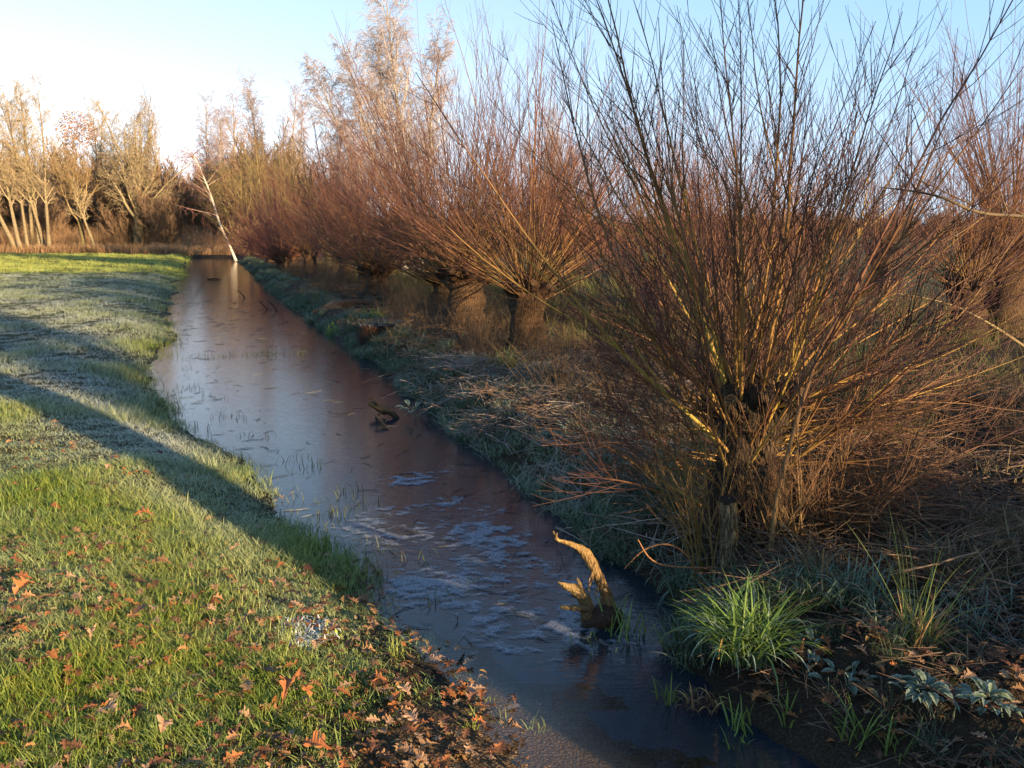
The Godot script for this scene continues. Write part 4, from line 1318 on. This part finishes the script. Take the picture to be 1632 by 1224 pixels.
func foreground_things() -> void:
	rng.seed = 601
	# snag that rises out of the ice
	var snag := thing("driftwood_snag", "yellow barked snag bending out of the ice with a broken stub", "driftwood", Vector3(0.46, WATER, -3.84))
	part("bent_branch", bent_stick(PackedVector3Array([Vector3(0.05, -0.1, 0), Vector3(0.02, 0.03, 0), Vector3(-0.025, 0.16, 0), Vector3(-0.075, 0.265, 0.0), Vector3(-0.115, 0.335, 0), Vector3(-0.16, 0.368, 0), Vector3(-0.215, 0.395, 0.01), Vector3(-0.25, 0.41, 0.02), Vector3(-0.268, 0.45, 0.02)]), PackedFloat32Array([0.034, 0.029, 0.025, 0.024, 0.027, 0.015, 0.009, 0.007, 0.003]), lin(0.20, 0.125, 0.06), lin(0.38, 0.25, 0.09), 14, 0.2).mesh(), wood, snag)
	part("prong", bent_stick(PackedVector3Array([Vector3(-0.245, 0.405, 0.018), Vector3(-0.254, 0.43, 0.03), Vector3(-0.25, 0.445, 0.035)]), PackedFloat32Array([0.006, 0.005, 0.002]), lin(0.36, 0.24, 0.1), lin(0.4, 0.28, 0.12), 6).mesh(), wood, snag)
	part("broken_stub", bent_stick(PackedVector3Array([Vector3(-0.08, -0.1, 0.04), Vector3(-0.10, 0.04, 0.04), Vector3(-0.12, 0.12, 0.04), Vector3(-0.165, 0.17, 0.05), Vector3(-0.215, 0.20, 0.06), Vector3(-0.245, 0.215, 0.06)]), PackedFloat32Array([0.044, 0.036, 0.030, 0.026, 0.013, 0.003]), lin(0.09, 0.06, 0.035), lin(0.42, 0.29, 0.12), 10, 0.25).mesh(), wood, snag)
	part("splinter", bent_stick(PackedVector3Array([Vector3(-0.11, 0.09, 0.06), Vector3(-0.17, 0.10, 0.09), Vector3(-0.235, 0.11, 0.10)]), PackedFloat32Array([0.020, 0.014, 0.007]), lin(0.16, 0.11, 0.06), lin(0.42, 0.28, 0.1), 8, 0.25).mesh(), wood, snag)
	part("splinter", bent_stick(PackedVector3Array([Vector3(-0.125, 0.13, 0.03), Vector3(-0.14, 0.185, 0.03), Vector3(-0.155, 0.225, 0.03)]), PackedFloat32Array([0.018, 0.011, 0.003]), lin(0.2, 0.14, 0.08), lin(0.4, 0.28, 0.12), 6, 0.3).mesh(), wood, snag)
	for k in 7:
		var p := Vector3(0.03, 0.0, 0.0).lerp(Vector3(-0.09, 0.29, 0.0), 0.12 + 0.12 * k) + Vector3(rnd(-0.03, -0.005), 0, rnd(0.012, 0.026))
		part("bark_strip", bent_stick(PackedVector3Array([p + Vector3(0.01, 0.05, -0.004), p, p + Vector3(-0.015, -0.03, 0.012), p + Vector3(-0.012, -0.06, 0.016)]), PackedFloat32Array([0.005, 0.006, 0.004, 0.001]), lin(0.13, 0.08, 0.04), lin(0.30, 0.2, 0.09), 5, 0.3).mesh(), wood, snag)
	part("root_stump", bent_stick(PackedVector3Array([Vector3(-0.1, -0.02, 0.05), Vector3(-0.02, 0.035, 0.05), Vector3(0.05, 0.02, 0.03)]), PackedFloat32Array([0.05, 0.055, 0.04]), lin(0.05, 0.03, 0.02), lin(0.09, 0.05, 0.03), 9, 0.35).mesh(), wood, snag)
	var g0 := lin(0.14, 0.20, 0.045)
	var g1 := lin(0.22, 0.30, 0.07)
	clump("water_grass", "bright green grass standing in the ice at the snag's foot", Vector3(0.52, WATER - 0.02, -3.68), [["blades", 34, 0.20, 0.008, 0.10, 0.35, g0, g1, blade]])
	clump("water_grass", "sparse short green blades in the ice left of the snag's foot", Vector3(0.36, WATER - 0.02, -3.60), [["blades", 16, 0.10, 0.007, 0.13, 0.5, g0, g1, blade]])
	# the lush overhanging clump
	rng.seed = 602
	clump("grass_clump", "big lush overhanging grass clump with a frosted left side on the right water's edge", Vector3(0.95, -0.08, -3.25), [
		["green_blades", 300, 0.34, 0.0095, 0.12, 0.95, lin(0.09, 0.14, 0.035), lin(0.16, 0.26, 0.06), blade],
		["frosted_blades", 110, 0.33, 0.0085, 0.13, 1.15, lin(0.12, 0.19, 0.09), lin(0.32, 0.40, 0.31), blade],
		["hanging_blades", 60, 0.36, 0.011, 0.13, 1.4, lin(0.10, 0.15, 0.04), lin(0.22, 0.30, 0.09), blade],
		["straw_blades", 10, 0.30, 0.009, 0.13, 1.6, lin(0.38, 0.24, 0.07), lin(0.46, 0.30, 0.11), dry]])
	clump("root_mat", "brown rooty mat with yellow straw under the lush clump", Vector3(0.74, -0.2, -3.06), [["roots", 60, 0.10, 0.005, 0.07, 1.1, lin(0.09, 0.045, 0.025), lin(0.22, 0.12, 0.06), dry], ["straw_blades", 8, 0.13, 0.008, 0.06, 1.4, lin(0.4, 0.25, 0.07), lin(0.45, 0.3, 0.1), dry]], "root mat")
	var spots := [
		[0.86, 2.92, 22, 0.14, "fine spiky grass in the water just below the lush clump"],
		[1.02, 2.93, 12, 0.16, "few upright green blades right of the spiky grass below the lush clump"],
		[0.80, 2.82, 10, 0.10, "low green seedlings in the black water left of the upright blades"],
		[1.20, 2.74, 24, 0.19, "bright upright grass clump in the water left of the frosted nettle"],
		[1.30, 2.62, 14, 0.15, "small bright grass blades at the bottom edge beside the frosted nettle"],
		[0.62, 3.12, 16, 0.16, "dark thin grass in the water left of the brown rooty mat"],
		[0.72, 3.55, 18, 0.18, "dark thin grass between the snag and the lush clump"],
	]
	for q in spots:
		clump("water_grass", q[4], Vector3(q[0], maxf(WATER, height_at(q[0], q[1])) - 0.01, -q[1]), [["blades", q[2], q[3], 0.009, 0.05, 0.45, g0 * (0.6 if (q[4] as String).begins_with("dark") else 1.0), g1 * (0.6 if (q[4] as String).begins_with("dark") else 1.0), blade]])
	clump("grass_clump", "dark green frosted grass clump hanging over the water above the snag", on_ground(0.62, 5.0), [["blades", 120, 0.26, 0.007, 0.16, 1.1, lin(0.06, 0.10, 0.04), lin(0.20, 0.30, 0.22), blade]])
	clump("grass_clump", "small bright grass clump in the water right of the frost flakes", Vector3(0.50, WATER - 0.02, -5.0), [["blades", 34, 0.13, 0.006, 0.05, 0.6, lin(0.08, 0.13, 0.035), lin(0.14, 0.22, 0.06), blade]])
	clump("grass_clump", "blue green drooping grass at the waterline between snag and posts", on_ground(0.86, 4.15), [["blades", 110, 0.30, 0.008, 0.14, 1.2, lin(0.06, 0.09, 0.045), lin(0.19, 0.26, 0.22), blade]])
	clump("grass_clump", "upright green grass in front of the nearest willow's left stems", on_ground(1.0, 4.9), [["blades", 70, 0.34, 0.008, 0.12, 0.5, lin(0.10, 0.13, 0.035), lin(0.24, 0.28, 0.08), blade]])
	clump("grass_clump", "yellow green grass clump lit by the sun on the bank beyond the frosted hummock", on_ground(-0.05, 9.6), [["blades", 90, 0.34, 0.011, 0.15, 0.7, lin(0.16, 0.18, 0.04), lin(0.30, 0.32, 0.08), blade]])
	clump("grass_clump", "bright green grass clump at the water's edge before the frosted stump", Vector3(-3.25, WATER, -15.4), [["blades", 60, 0.30, 0.016, 0.14, 0.7, lin(0.14, 0.2, 0.04), lin(0.26, 0.34, 0.08), blade]])
	clump("grass_clump", "bright green grass clump on the bank just left of the frosted stump", on_ground(-2.55, 15.6), [["blades", 80, 0.36, 0.016, 0.18, 0.8, lin(0.14, 0.19, 0.04), lin(0.26, 0.32, 0.08), blade]])
	for q in [[-0.50, 3.46, 30, 0.12, "lone yellow green grass tuft in the wet edge right of the frost heap"], [-0.15, 2.95, 22, 0.09, "small lone grass tuft on the sandy spit"], [0.10, 3.0, 18, 0.08, "small bright tuft in the shallows beyond the sandy spit"], [0.02, 2.55, 24, 0.09, "grass tuft at the bottom edge on the sandy spit"], [-0.88, 4.15, 26, 0.11, "grass tuft leaning over the water at the left bank's corner"], [-0.35, 3.15, 16, 0.08, "tiny green tuft among wet leaves left of the sandy spit"]]:
		clump("grass_tuft", q[4], on_ground(q[0], q[1], 0.0), [["blades", q[2], q[3], 0.006, 0.04, 0.75, lin(0.14, 0.17, 0.04), lin(0.30, 0.34, 0.09), blade]])
	# rush clump
	rng.seed = 603
	clump("rush_clump", "rush clump with thin long green stems and tan sheaths on the dark right bank", on_ground(1.56, 3.08), [
		["long_stems", 34, 0.52, 0.005, 0.05, 0.25, lin(0.10, 0.13, 0.035), lin(0.20, 0.26, 0.08), blade],
		["tan_sheaths", 30, 0.20, 0.009, 0.055, 0.35, lin(0.30, 0.17, 0.075), lin(0.34, 0.22, 0.11), dry],
		["short_blades", 40, 0.22, 0.006, 0.09, 0.8, lin(0.08, 0.12, 0.04), lin(0.15, 0.22, 0.08), blade]], "rush")
	clump("grass_clump", "dark frosted grass right of the rush clump at the picture's right edge", on_ground(2.0, 3.2), [["blades", 150, 0.22, 0.006, 0.30, 1.2, lin(0.05, 0.08, 0.04), lin(0.16, 0.23, 0.20), blade]])
	clump("grass_clump", "pale straw coloured grass round the fallen log at the right edge", on_ground(2.45, 4.15), [["straw_blades", 70, 0.30, 0.007, 0.22, 0.8, lin(0.22, 0.13, 0.06), lin(0.34, 0.24, 0.12), dry], ["green_blades", 26, 0.24, 0.007, 0.16, 0.5, lin(0.12, 0.14, 0.05), lin(0.24, 0.25, 0.10), blade]])
	clump("grass_clump", "dry striped bent grass blades arching behind the lush clump", on_ground(1.32, 3.5), [["straw_blades", 24, 0.42, 0.010, 0.09, 0.8, lin(0.14, 0.10, 0.05), lin(0.22, 0.17, 0.10), dry]])
	# frosted nettles
	herb("frosted_nettle", "frosted grey green nettle with broad toothed leaves at the bottom right", on_ground(1.42, 2.72), 46, 0.068, 0.028, 701)
	herb("frosted_nettle", "smaller frosted nettle just left of the broad leaved one", on_ground(1.22, 2.92), 12, 0.07, 0.026, 702)
	herb("frosted_nettle", "dark green nettle between the lush clump and the rush", on_ground(1.17, 3.12), 12, 0.07, 0.028, 703)
	herb("frosted_nettle", "second broad frosted nettle close right of the first at the bottom right", on_ground(1.58, 2.62), 30, 0.065, 0.026, 705)
	herb("frosted_nettle", "pale green herb with a few leaves at the waterline beyond the dark branch", Vector3(-0.98, WATER + 0.02, -8.35), 9, 0.13, 0.05, 704)
	# posts: cut stems beside the willow
	for q in [[1.06, 4.0, 0.045, 0.40, lin(0.26, 0.20, 0.11), "pale barkless cut stem with a dark top left of the darker one"], [1.30, 4.12, 0.07, 0.36, lin(0.12, 0.085, 0.05), "darker thick cut stem with a black top beside the pale one"]]:
		var root := thing("cut_stem", q[5], "stump", on_ground(q[0], q[1]))
		var s := bent_stick(PackedVector3Array([Vector3(0.01, -0.1, 0), Vector3(0.0, q[3] * 0.5, 0.01), Vector3(-0.012, q[3], 0)]), PackedFloat32Array([q[2] * 1.25, q[2], q[2] * 1.05]), q[4], (q[4] as Color) * 1.1, 14, 0.14)
		part("stem", s.mesh(), rough_bark, root)
		var top := CylinderMesh.new()
		top.top_radius = q[2] * 0.98
		top.bottom_radius = q[2] * 1.03
		top.height = 0.02
		var cut := part("cut_face", top, matte(0.9, srgb(0.018, 0.015, 0.013)), root)
		cut.position = Vector3(-0.012, q[3] + 0.006, 0)
		cut.rotation.z = 0.12
	# twiggy shrub in front of the willow, at its left foot
	rng.seed = 604
	var bush := thing("willow_shrub", "thin twiggy olive shrub growing at the waterline left of the cut stems", "shrub", on_ground(0.97, 4.05))
	for k in 13:
		var s := Shape.new()
		var dir := Vector3(rnd(-0.55, 0.15), 1.0, rnd(-0.3, 0.3)).normalized()
		shoot(s, bend_line(Vector3(rnd(-0.06, 0.06), -0.02, rnd(-0.06, 0.06)), dir, rnd(0.6, 1.15), 8, 0.1, 0.1), rnd(0.004, 0.008), lin(0.17, 0.12, 0.04), lin(0.20, 0.13, 0.045), lin(0.20, 0.12, 0.05), 11, 0.35, 5)
		part("stem", s.mesh(), bark, bush)
	for q in [[1.30, 4.0, 1.0, "tangle of thin olive twigs hiding the foot of the nearest willow"], [1.62, 4.15, 0.9, "loose reddish brown twigs sprouting right of the nearest willow's foot"]]:
		var tangle := thing("willow_shrub", q[3], "shrub", on_ground(q[0], q[1]))
		for k in 15:
			var s := Shape.new()
			var dir := Vector3(rnd(-0.8, 0.8), 1.0, rnd(-0.4, 0.5)).normalized()
			shoot(s, bend_line(Vector3(rnd(-0.15, 0.15), -0.02, rnd(-0.08, 0.08)), dir, rnd(0.4, 0.95) * q[2], 8, 0.22, -0.1), rnd(0.003, 0.006), lin(0.15, 0.10, 0.04), lin(0.18, 0.11, 0.045), lin(0.17, 0.09, 0.045), 13, 0.3, 4)
			part("stem", s.mesh(), bark, tangle)
	var arch := Shape.new()
	for q in [[Vector3(0.92, -0.05, -4.0), Vector3(0.80, 0.10, -3.95), Vector3(0.66, 0.10, -3.95), Vector3(0.55, -0.02, -3.98)], [Vector3(1.0, 0.0, -3.95), Vector3(0.83, 0.02, -3.9), Vector3(0.68, 0.05, -3.9), Vector3(0.60, 0.16, -3.9)]]:
		arch = bent_stick(PackedVector3Array(q), PackedFloat32Array([0.005, 0.0045, 0.004, 0.002]), lin(0.26, 0.12, 0.05), lin(0.30, 0.14, 0.06), 5, 0.0)
		single("bramble_stem", arch.mesh(), bark, ["arching orange stem dipping to the ice left of the twiggy shrub", "arching orange stem curling upward in front of the twiggy shrub"][0 if q[0].x < 0.95 else 1], "stem")
	# logs and branches
	single("fallen_log", bent_stick(PackedVector3Array([Vector3(2.02, 0.10, -3.88), Vector3(2.25, 0.145, -4.0), Vector3(2.46, 0.13, -4.1), Vector3(2.75, 0.09, -4.25)]), PackedFloat32Array([0.014, 0.024, 0.026, 0.024]), lin(0.30, 0.21, 0.10), lin(0.34, 0.24, 0.12), 10, 0.08).mesh(), wood, "pale fallen branch lying across dry grass at the right edge", "branch")
	single("fallen_log", bent_stick(PackedVector3Array([on_ground(3.3, 6.9, 0.16), on_ground(3.8, 7.0, 0.14), on_ground(4.4, 7.05, 0.17), on_ground(5.4, 7.2, 0.18)]), PackedFloat32Array([0.03, 0.045, 0.05, 0.055]), lin(0.022, 0.018, 0.016), lin(0.03, 0.025, 0.02), 10, 0.08).mesh(), wood, "black fallen branch lying level right of the nearest willow", "branch")
	single("fallen_log", bent_stick(PackedVector3Array([on_ground(2.9, 6.3, 0.28), on_ground(3.5, 6.5, 0.32), on_ground(4.6, 6.8, 0.22)]), PackedFloat32Array([0.025, 0.03, 0.035]), lin(0.028, 0.02, 0.016), lin(0.035, 0.025, 0.02), 9, 0.1).mesh(), wood, "second dark branch above the black level one", "branch")
	single("fallen_log", bent_stick(PackedVector3Array([on_ground(0.25, 7.9, 0.03), on_ground(0.5, 8.1, 0.06), on_ground(0.75, 8.3, 0.09), on_ground(0.95, 8.4, 0.06)]), PackedFloat32Array([0.02, 0.04, 0.05, 0.045]), lin(0.24, 0.16, 0.08), lin(0.32, 0.25, 0.16), 10, 0.15).mesh(), wood, "frost dusted sunlit log on the frosted part of the right bank", "log")
	single("fallen_log", bent_stick(PackedVector3Array([on_ground(-4.2, 18.2, 0.10), on_ground(-3.4, 18.0, 0.12), on_ground(-2.7, 17.9, 0.1)]), PackedFloat32Array([0.06, 0.07, 0.04]), lin(0.20, 0.10, 0.05), lin(0.14, 0.08, 0.05), 9, 0.12).mesh(), wood, "reddish brown log lying on the bank beyond the frosted stump", "log")
	single("drooping_branch", bent_stick(PackedVector3Array([Vector3(3.6, 0.62, -5.3), Vector3(3.04, 0.92, -5.0), Vector3(2.67, 1.12, -4.9), Vector3(2.45, 1.21, -4.9), Vector3(2.19, 1.26, -4.9)]), PackedFloat32Array([0.012, 0.010, 0.008, 0.005, 0.002]), lin(0.13, 0.10, 0.05), lin(0.22, 0.16, 0.08), 7, 0.05).mesh(), bark, "bare pale branch sloping in from the right edge, lower one", "branch")
	var br := bent_stick(PackedVector3Array([Vector3(3.3, 1.62, -4.9), Vector3(2.72, 1.68, -4.6), Vector3(2.35, 1.70, -4.4), Vector3(2.07, 1.78, -4.3), Vector3(1.79, 1.82, -4.3)]), PackedFloat32Array([0.014, 0.010, 0.008, 0.006, 0.002]), lin(0.09, 0.07, 0.04), lin(0.12, 0.08, 0.04), 7, 0.05)
	for k in 9:
		var p := Vector3(2.9, 1.66, -4.65).lerp(Vector3(1.9, 1.8, -4.3), k / 9.0)
		br.tube(bend_line(p, Vector3(rnd(-1, -0.2), rnd(-0.4, 0.9), rnd(-0.3, 0.3)).normalized(), rnd(0.2, 0.5), 5, 0.2, 0.3), taper(0.004, 0.0012, 6), blend(lin(0.14, 0.09, 0.045), lin(0.15, 0.085, 0.045), 6), 4)
	single("drooping_branch", br.mesh(), bark, "olive branch with side twigs reaching in from the right edge, upper one", "branch")
	# things frozen into the ice further off
	var dark := thing("sunken_branch", "black crooked branch frozen into the middle of the ditch", "branch", Vector3(-1.34, WATER, -8.45))
	var k0 := lin(0.02, 0.017, 0.013)
	part("main_branch", bent_stick(PackedVector3Array([Vector3(0.22, -0.05, 0.12), Vector3(0.14, 0.05, 0.07), Vector3(0.03, 0.07, 0.0), Vector3(-0.10, 0.12, -0.08)]), PackedFloat32Array([0.03, 0.03, 0.042, 0.022]), k0, lin(0.05, 0.042, 0.02), 9, 0.2).mesh(), wood, dark)
	part("side_branch", bent_stick(PackedVector3Array([Vector3(0.05, 0.06, 0), Vector3(0.0, 0.02, 0.07), Vector3(-0.04, -0.03, 0.12)]), PackedFloat32Array([0.018, 0.012, 0.008]), k0, k0, 6, 0.1).mesh(), wood, dark)
	part("side_branch", bent_stick(PackedVector3Array([Vector3(0.0, 0.11, 0), Vector3(-0.05, 0.17, -0.02), Vector3(-0.10, 0.18, 0.0)]), PackedFloat32Array([0.014, 0.010, 0.004]), k0, k0, 6, 0.1).mesh(), wood, dark)
	single("frozen_stick", bent_stick(PackedVector3Array([Vector3(-1.17, WATER - 0.01, -7.85), Vector3(-1.25, WATER + 0.05, -8.0), Vector3(-1.33, WATER + 0.09, -8.12)]), PackedFloat32Array([0.02, 0.016, 0.006]), lin(0.03, 0.022, 0.015), lin(0.18, 0.11, 0.05), 7, 0.1).mesh(), wood, "short brown stick sticking out of the ice before the black branch", "stick")
	var far_twigs := [[-5.85, 20.6, 0.2, "thin dark twig standing in the ice near the right bank, left of a pair"], [-5.55, 20.3, 0.25, "thin dark twig standing in the ice near the right bank, right of a pair"], [-7.6, 24.5, 0.22, "single slanting dark twig in the ice farther up the ditch"]]
	for q in far_twigs:
		single("frozen_stick", bent_stick(PackedVector3Array([Vector3(q[0], WATER - 0.02, -q[1]), Vector3(q[0] - 0.10, WATER + q[2] * 0.5, -q[1]), Vector3(q[0] - 0.22, WATER + q[2], -q[1])]), PackedFloat32Array([0.016, 0.013, 0.005]), k0, k0, 6, 0.1).mesh(), wood, q[3], "stick")
	single("frozen_stick", bent_stick(PackedVector3Array([Vector3(-12.0, WATER + 0.01, -34.0), Vector3(-11.75, WATER + 0.03, -34.05), Vector3(-11.45, WATER + 0.02, -34.0)]), PackedFloat32Array([0.02, 0.026, 0.012]), k0, k0, 6, 0.1).mesh(), wood, "dark branch lying flat on the ice far up the ditch", "stick")
	# frosted stump on the bank
	var stump := thing("rotten_stump", "rotten dark stump with a frosted straw top at the water's edge", "stump", Vector3(-2.12, -0.12, -13.4))
	part("wood", trunk_low(0.30, 0.30, lin(0.03, 0.02, 0.015), lin(0.10, 0.05, 0.028)).mesh(), rough_bark, stump)
	var thatch := part("frosted_top", tuft(611, 90, 0.16, 0.014, 0.26, 1.4, lin(0.28, 0.19, 0.11), lin(0.40, 0.31, 0.24), 4), dry, stump)
	thatch.position.y = 0.28
	# frosted hummock on the near right bank and a red dead dock stem on it
	clump("frosted_hummock", "frost covered grassy hummock lit by a patch of sun on the right bank", on_ground(0.02, 7.75, 0.02), [["green_blades", 90, 0.22, 0.008, 0.20, 1.1, lin(0.14, 0.16, 0.05), lin(0.36, 0.40, 0.24), blade], ["straw_blades", 70, 0.24, 0.008, 0.22, 1.3, lin(0.22, 0.14, 0.07), lin(0.40, 0.32, 0.22), dry]], "hummock")
	clump("frosted_hummock", "frosted grass hummock sparkling right of the sunlit log", on_ground(0.95, 7.3, 0.0), [["green_blades", 80, 0.20, 0.008, 0.2, 1.0, lin(0.14, 0.18, 0.07), lin(0.42, 0.46, 0.36), blade]], "hummock")
	var dock := Shape.new()
	for k in 4:
		dock.tube(bend_line(on_ground(-0.2, 8.0), Vector3(rnd(-0.2, 0.3), 1, rnd(-0.2, 0.2)).normalized(), rnd(0.14, 0.26), 5, 0.1, 0), taper(0.007, 0.003, 6), blend(lin(0.15, 0.06, 0.035), lin(0.13, 0.055, 0.035), 6), 5)
	single("dead_stems", dock.mesh(), bark, "few upright reddish dead stems on the bank behind the frosted hummock", "stem")
	# heap of rime on the left bank
	rng.seed = 605
	var rime := thing("frost_heap", "white heap of rimed grass by a yellow green blade on the left bank", "frosted grass", on_ground(-0.93, 3.58, 0.02))
	part("rimed_blades", tuft_shape(520, 0.05, 0.009, 0.15, 1.5, lin(0.50, 0.52, 0.48), lin(0.66, 0.68, 0.67), 5).mesh(), blade, rime)
	part("yellow_blades", tuft_shape(12, 0.09, 0.013, 0.05, 1.2, lin(0.35, 0.42, 0.05), lin(0.42, 0.48, 0.08), 4).mesh(), blade, rime).position = Vector3(0.12, 0.0, 0.03)


func trunk_low(height: float, r: float, low: Color, high: Color) -> Shape:
	var s := Shape.new()
	var p := PackedVector3Array()
	var rad := PackedFloat32Array()
	for k in 6:
		var t := k / 5.0
		p.append(Vector3(0, -0.15 + (height + 0.15) * t, 0))
		rad.append(r * (1.15 - 0.2 * t))
	s.tube(p, rad, blend(low, high, 6), 18, 0.2, 1.3)
	s.cap(18, 18, high, Vector3.UP)
	return s


func herb(called: String, label: String, at: Vector3, count: int, length: float, width: float, seed_: int) -> void:
	var root := thing(called, label, "plant", at)
	var kinds := []
	for k in 4:
		kinds.append(herb_leaf(seed_ * 10 + k, length * (0.8 + 0.12 * k), width, 0.35 + 0.12 * k, lin(0.21, 0.26, 0.22), lin(0.06, 0.10, 0.05)))
	rng.seed = seed_
	var stem := Shape.new()
	for k in 5:
		stem.tube(bend_line(Vector3(rnd(-0.06, 0.06), -0.02, rnd(-0.06, 0.06)), Vector3(rnd(-0.5, 0.5), 1, rnd(-0.5, 0.5)).normalized(), length * 1.1, 4, 0.1, 0), taper(0.003, 0.002, 5), blend(lin(0.08, 0.10, 0.05), lin(0.15, 0.2, 0.12), 5), 4)
	part("stem", stem.mesh(), bark, root)
	for k in count:
		var o := part("leaf", kinds[k % 4], blade, root)
		var a := k * 2.4 + rnd(-0.4, 0.4)
		var out := rnd(0.0, length * 1.1)
		o.position = Vector3(cos(a) * out, rnd(0.02, length * 0.9) * (1.2 - 0.5 * out / length), -sin(a) * out)
		o.rotation = Vector3(rnd(-0.35, 0.35), a, rnd(-0.1, 0.5))


func leaves() -> void:
	var shapes := []
	for k in 6:
		shapes.append(oak_leaf(801 + k, 0.09 + 0.008 * (k % 3), 0.35 + 0.22 * k))
	var tones := [["tan", lin(0.29, 0.165, 0.08)], ["rust orange", lin(0.33, 0.125, 0.045)], ["dark brown", lin(0.13, 0.06, 0.035)], ["pale pinkish brown", lin(0.32, 0.205, 0.13)]]
	var mats := []
	for t in tones:
		var m := matte(0.6, (t[1] as Color).linear_to_srgb(), Color(0.3, 0.3, 0.3))
		mats.append(m)
	rng.seed = 810
	# the biggest ones, told apart one by one
	var big := [
		[-0.86, 3.02, 1, 1.35, "large curled rust orange oak leaf below the frost heap"], [-1.02, 3.06, 0, 1.2, "tan oak leaf touching the large curled one on its left"],
		[-1.42, 2.80, 3, 1.25, "pale oak leaf standing upright in moss at lower left"], [-1.22, 2.74, 3, 1.15, "pale lobed oak leaf lying flat right of the upright one"],
		[-0.66, 2.68, 1, 1.2, "bright rust oak leaf near the bottom edge left of the sandy spit"], [-1.18, 4.02, 0, 1.25, "tan oak leaf alone on the turf above the frost heap"],
		[-2.05, 4.6, 1, 1.25, "rust oak leaf alone in frosted turf, highest of the leaves on the left"], [-2.15, 3.6, 1, 1.2, "flat rust oak leaf at the left edge of the picture"],
		[-1.62, 3.5, 2, 1.2, "dark curled oak leaf in long grass left of the frost heap"], [-0.02, 2.85, 0, 1.1, "tan oak leaf floating at the edge of the sandy spit"],
		[1.12, 3.08, 1, 1.1, "sunlit orange oak leaf hanging beside the lush clump, upper one"], [1.13, 2.98, 0, 1.1, "sunlit tan oak leaf beside the lush clump, lower one"],
	]
	for q in big:
		var o := single("oak_leaf", shapes[rng.randi_range(0, 5)], mats[q[2]], q[4], "leaf", on_ground(q[0], q[1], 0.055), "fallen oak leaves")
		o.rotation = Vector3(rnd(-0.5, 0.5), rnd(0, TAUF), rnd(-0.4, 0.4))
		o.scale = Vector3.ONE * q[3]
	var where := ["", "in the frosted grass of the left meadow", "wet beside the left bank's shallow water", "on the shaded right bank"]
	var placed := 0
	var tries := 0
	while placed < 285 and tries < 6000:
		tries += 1
		var zone := 0
		var x := 0.0
		var d := 0.0
		var roll := rng.randf()
		if roll < 0.62:
			d = 2.25 + 1.6 * pow(rng.randf(), 1.5); x = left_edge(d) - 0.25 - pow(rng.randf(), 1.4) * 1.8
		elif roll < 0.72:
			zone = 1; d = rnd(3.4, 7.0); x = left_edge(d) - rnd(0.3, 2.4)
		elif roll < 0.83:
			zone = 2; d = rnd(2.25, 4.4); x = left_edge(d) + rnd(-0.25, 0.22)
		else:
			zone = 3; d = rnd(2.5, 4.6); x = right_edge(d) + rnd(0.3, 1.6)
		if absf(x) > 0.60 * d + 0.15: continue
		var t: int = [0, 1, 2, 3, 0, 2][rng.randi_range(0, 5)] if zone < 2 else [2, 2, 0, 3][rng.randi_range(0, 3)]
		var place: String = where[zone]
		if zone == 0:
			place = ["along the bottom edge", "in turf below the frost heap", "in turf above the frost heap"][0 if d < 2.65 else (1 if d < 3.3 else 2)] + (", leftward" if x < left_edge(d) - 1.15 else ", waterward")
		var y := maxf(height_at(x, d), WATER + 0.003) + (rnd(0.02, 0.05) if zone < 2 else 0.012)
		var o := single("oak_leaf", shapes[rng.randi_range(0, 5)], mats[t], "small %s oak leaf %s" % [tones[t][0], place], "leaf", Vector3(x, y, -d), "%s oak leaves %s" % [tones[t][0], place])
		o.rotation = Vector3(rnd(-0.4, 0.4), rnd(0, TAUF), rnd(-0.4, 0.4))
		o.scale = Vector3.ONE * rnd(0.38, 0.82)
		placed += 1
	# the rest of the litter
	var places: Array[Transform3D] = []
	var tints := PackedColorArray()
	for k in 7600:
		var left := k % 5 < 2
		var corner := k % 5 == 4 and k % 2 == 0
		var d := lerpf(2.2, 6.5, rng.randf()) if left else lerpf(2.2, 16.0, pow(rng.randf(), 1.6))
		if corner: d = rnd(2.2, 4.0)
		var x := left_edge(d) + 0.1 - rng.randf() * 2.2 if left else right_edge(d) + (rnd(0.1, 2.0) if corner else rnd(0.15, 5.0))
		if left and rng.randf() < clampf((d - 3.3) / 1.6, 0.0, 0.95): continue
		if absf(x) > 0.66 * d + 1.0: continue
		var size := rnd(0.35, 0.85)
		places.append(Transform3D(Basis.from_euler(Vector3(rnd(-0.5, 0.5), rnd(0, TAUF), rnd(-0.5, 0.5))).scaled(Vector3(size, size, size)), on_ground(x, d, rnd(0.004, 0.045))))
		var c: Color = tones[rng.randi_range(0, 3)][1]
		tints.append(c * rnd(0.5, 0.9))
	var more: Array[Transform3D] = []
	var tones2 := PackedColorArray()
	for k in places.size():
		if k % 3 == 0:
			more.append(places[k].rotated_local(Vector3.UP, 1.3).translated(Vector3(rnd(-0.08, 0.08), 0.003, rnd(-0.08, 0.08))))
			tones2.append(tints[k] * lin(1.0, 1.15, 0.9))
	scatter("leaf_litter", herb_leaf(820, 0.07, 0.026, 0.35, Color.WHITE, Color(0.75, 0.7, 0.6)), matte(0.7, Color.WHITE, Color(0.2, 0.2, 0.2)), more, tones2, "small narrow willow and birch leaves littering both banks", "leaf litter")
	scatter("leaf_litter", shapes[1], matte(0.7, Color.WHITE, Color(0.2, 0.2, 0.2)), places, tints, "small brown leaves littering both banks", "leaf litter")
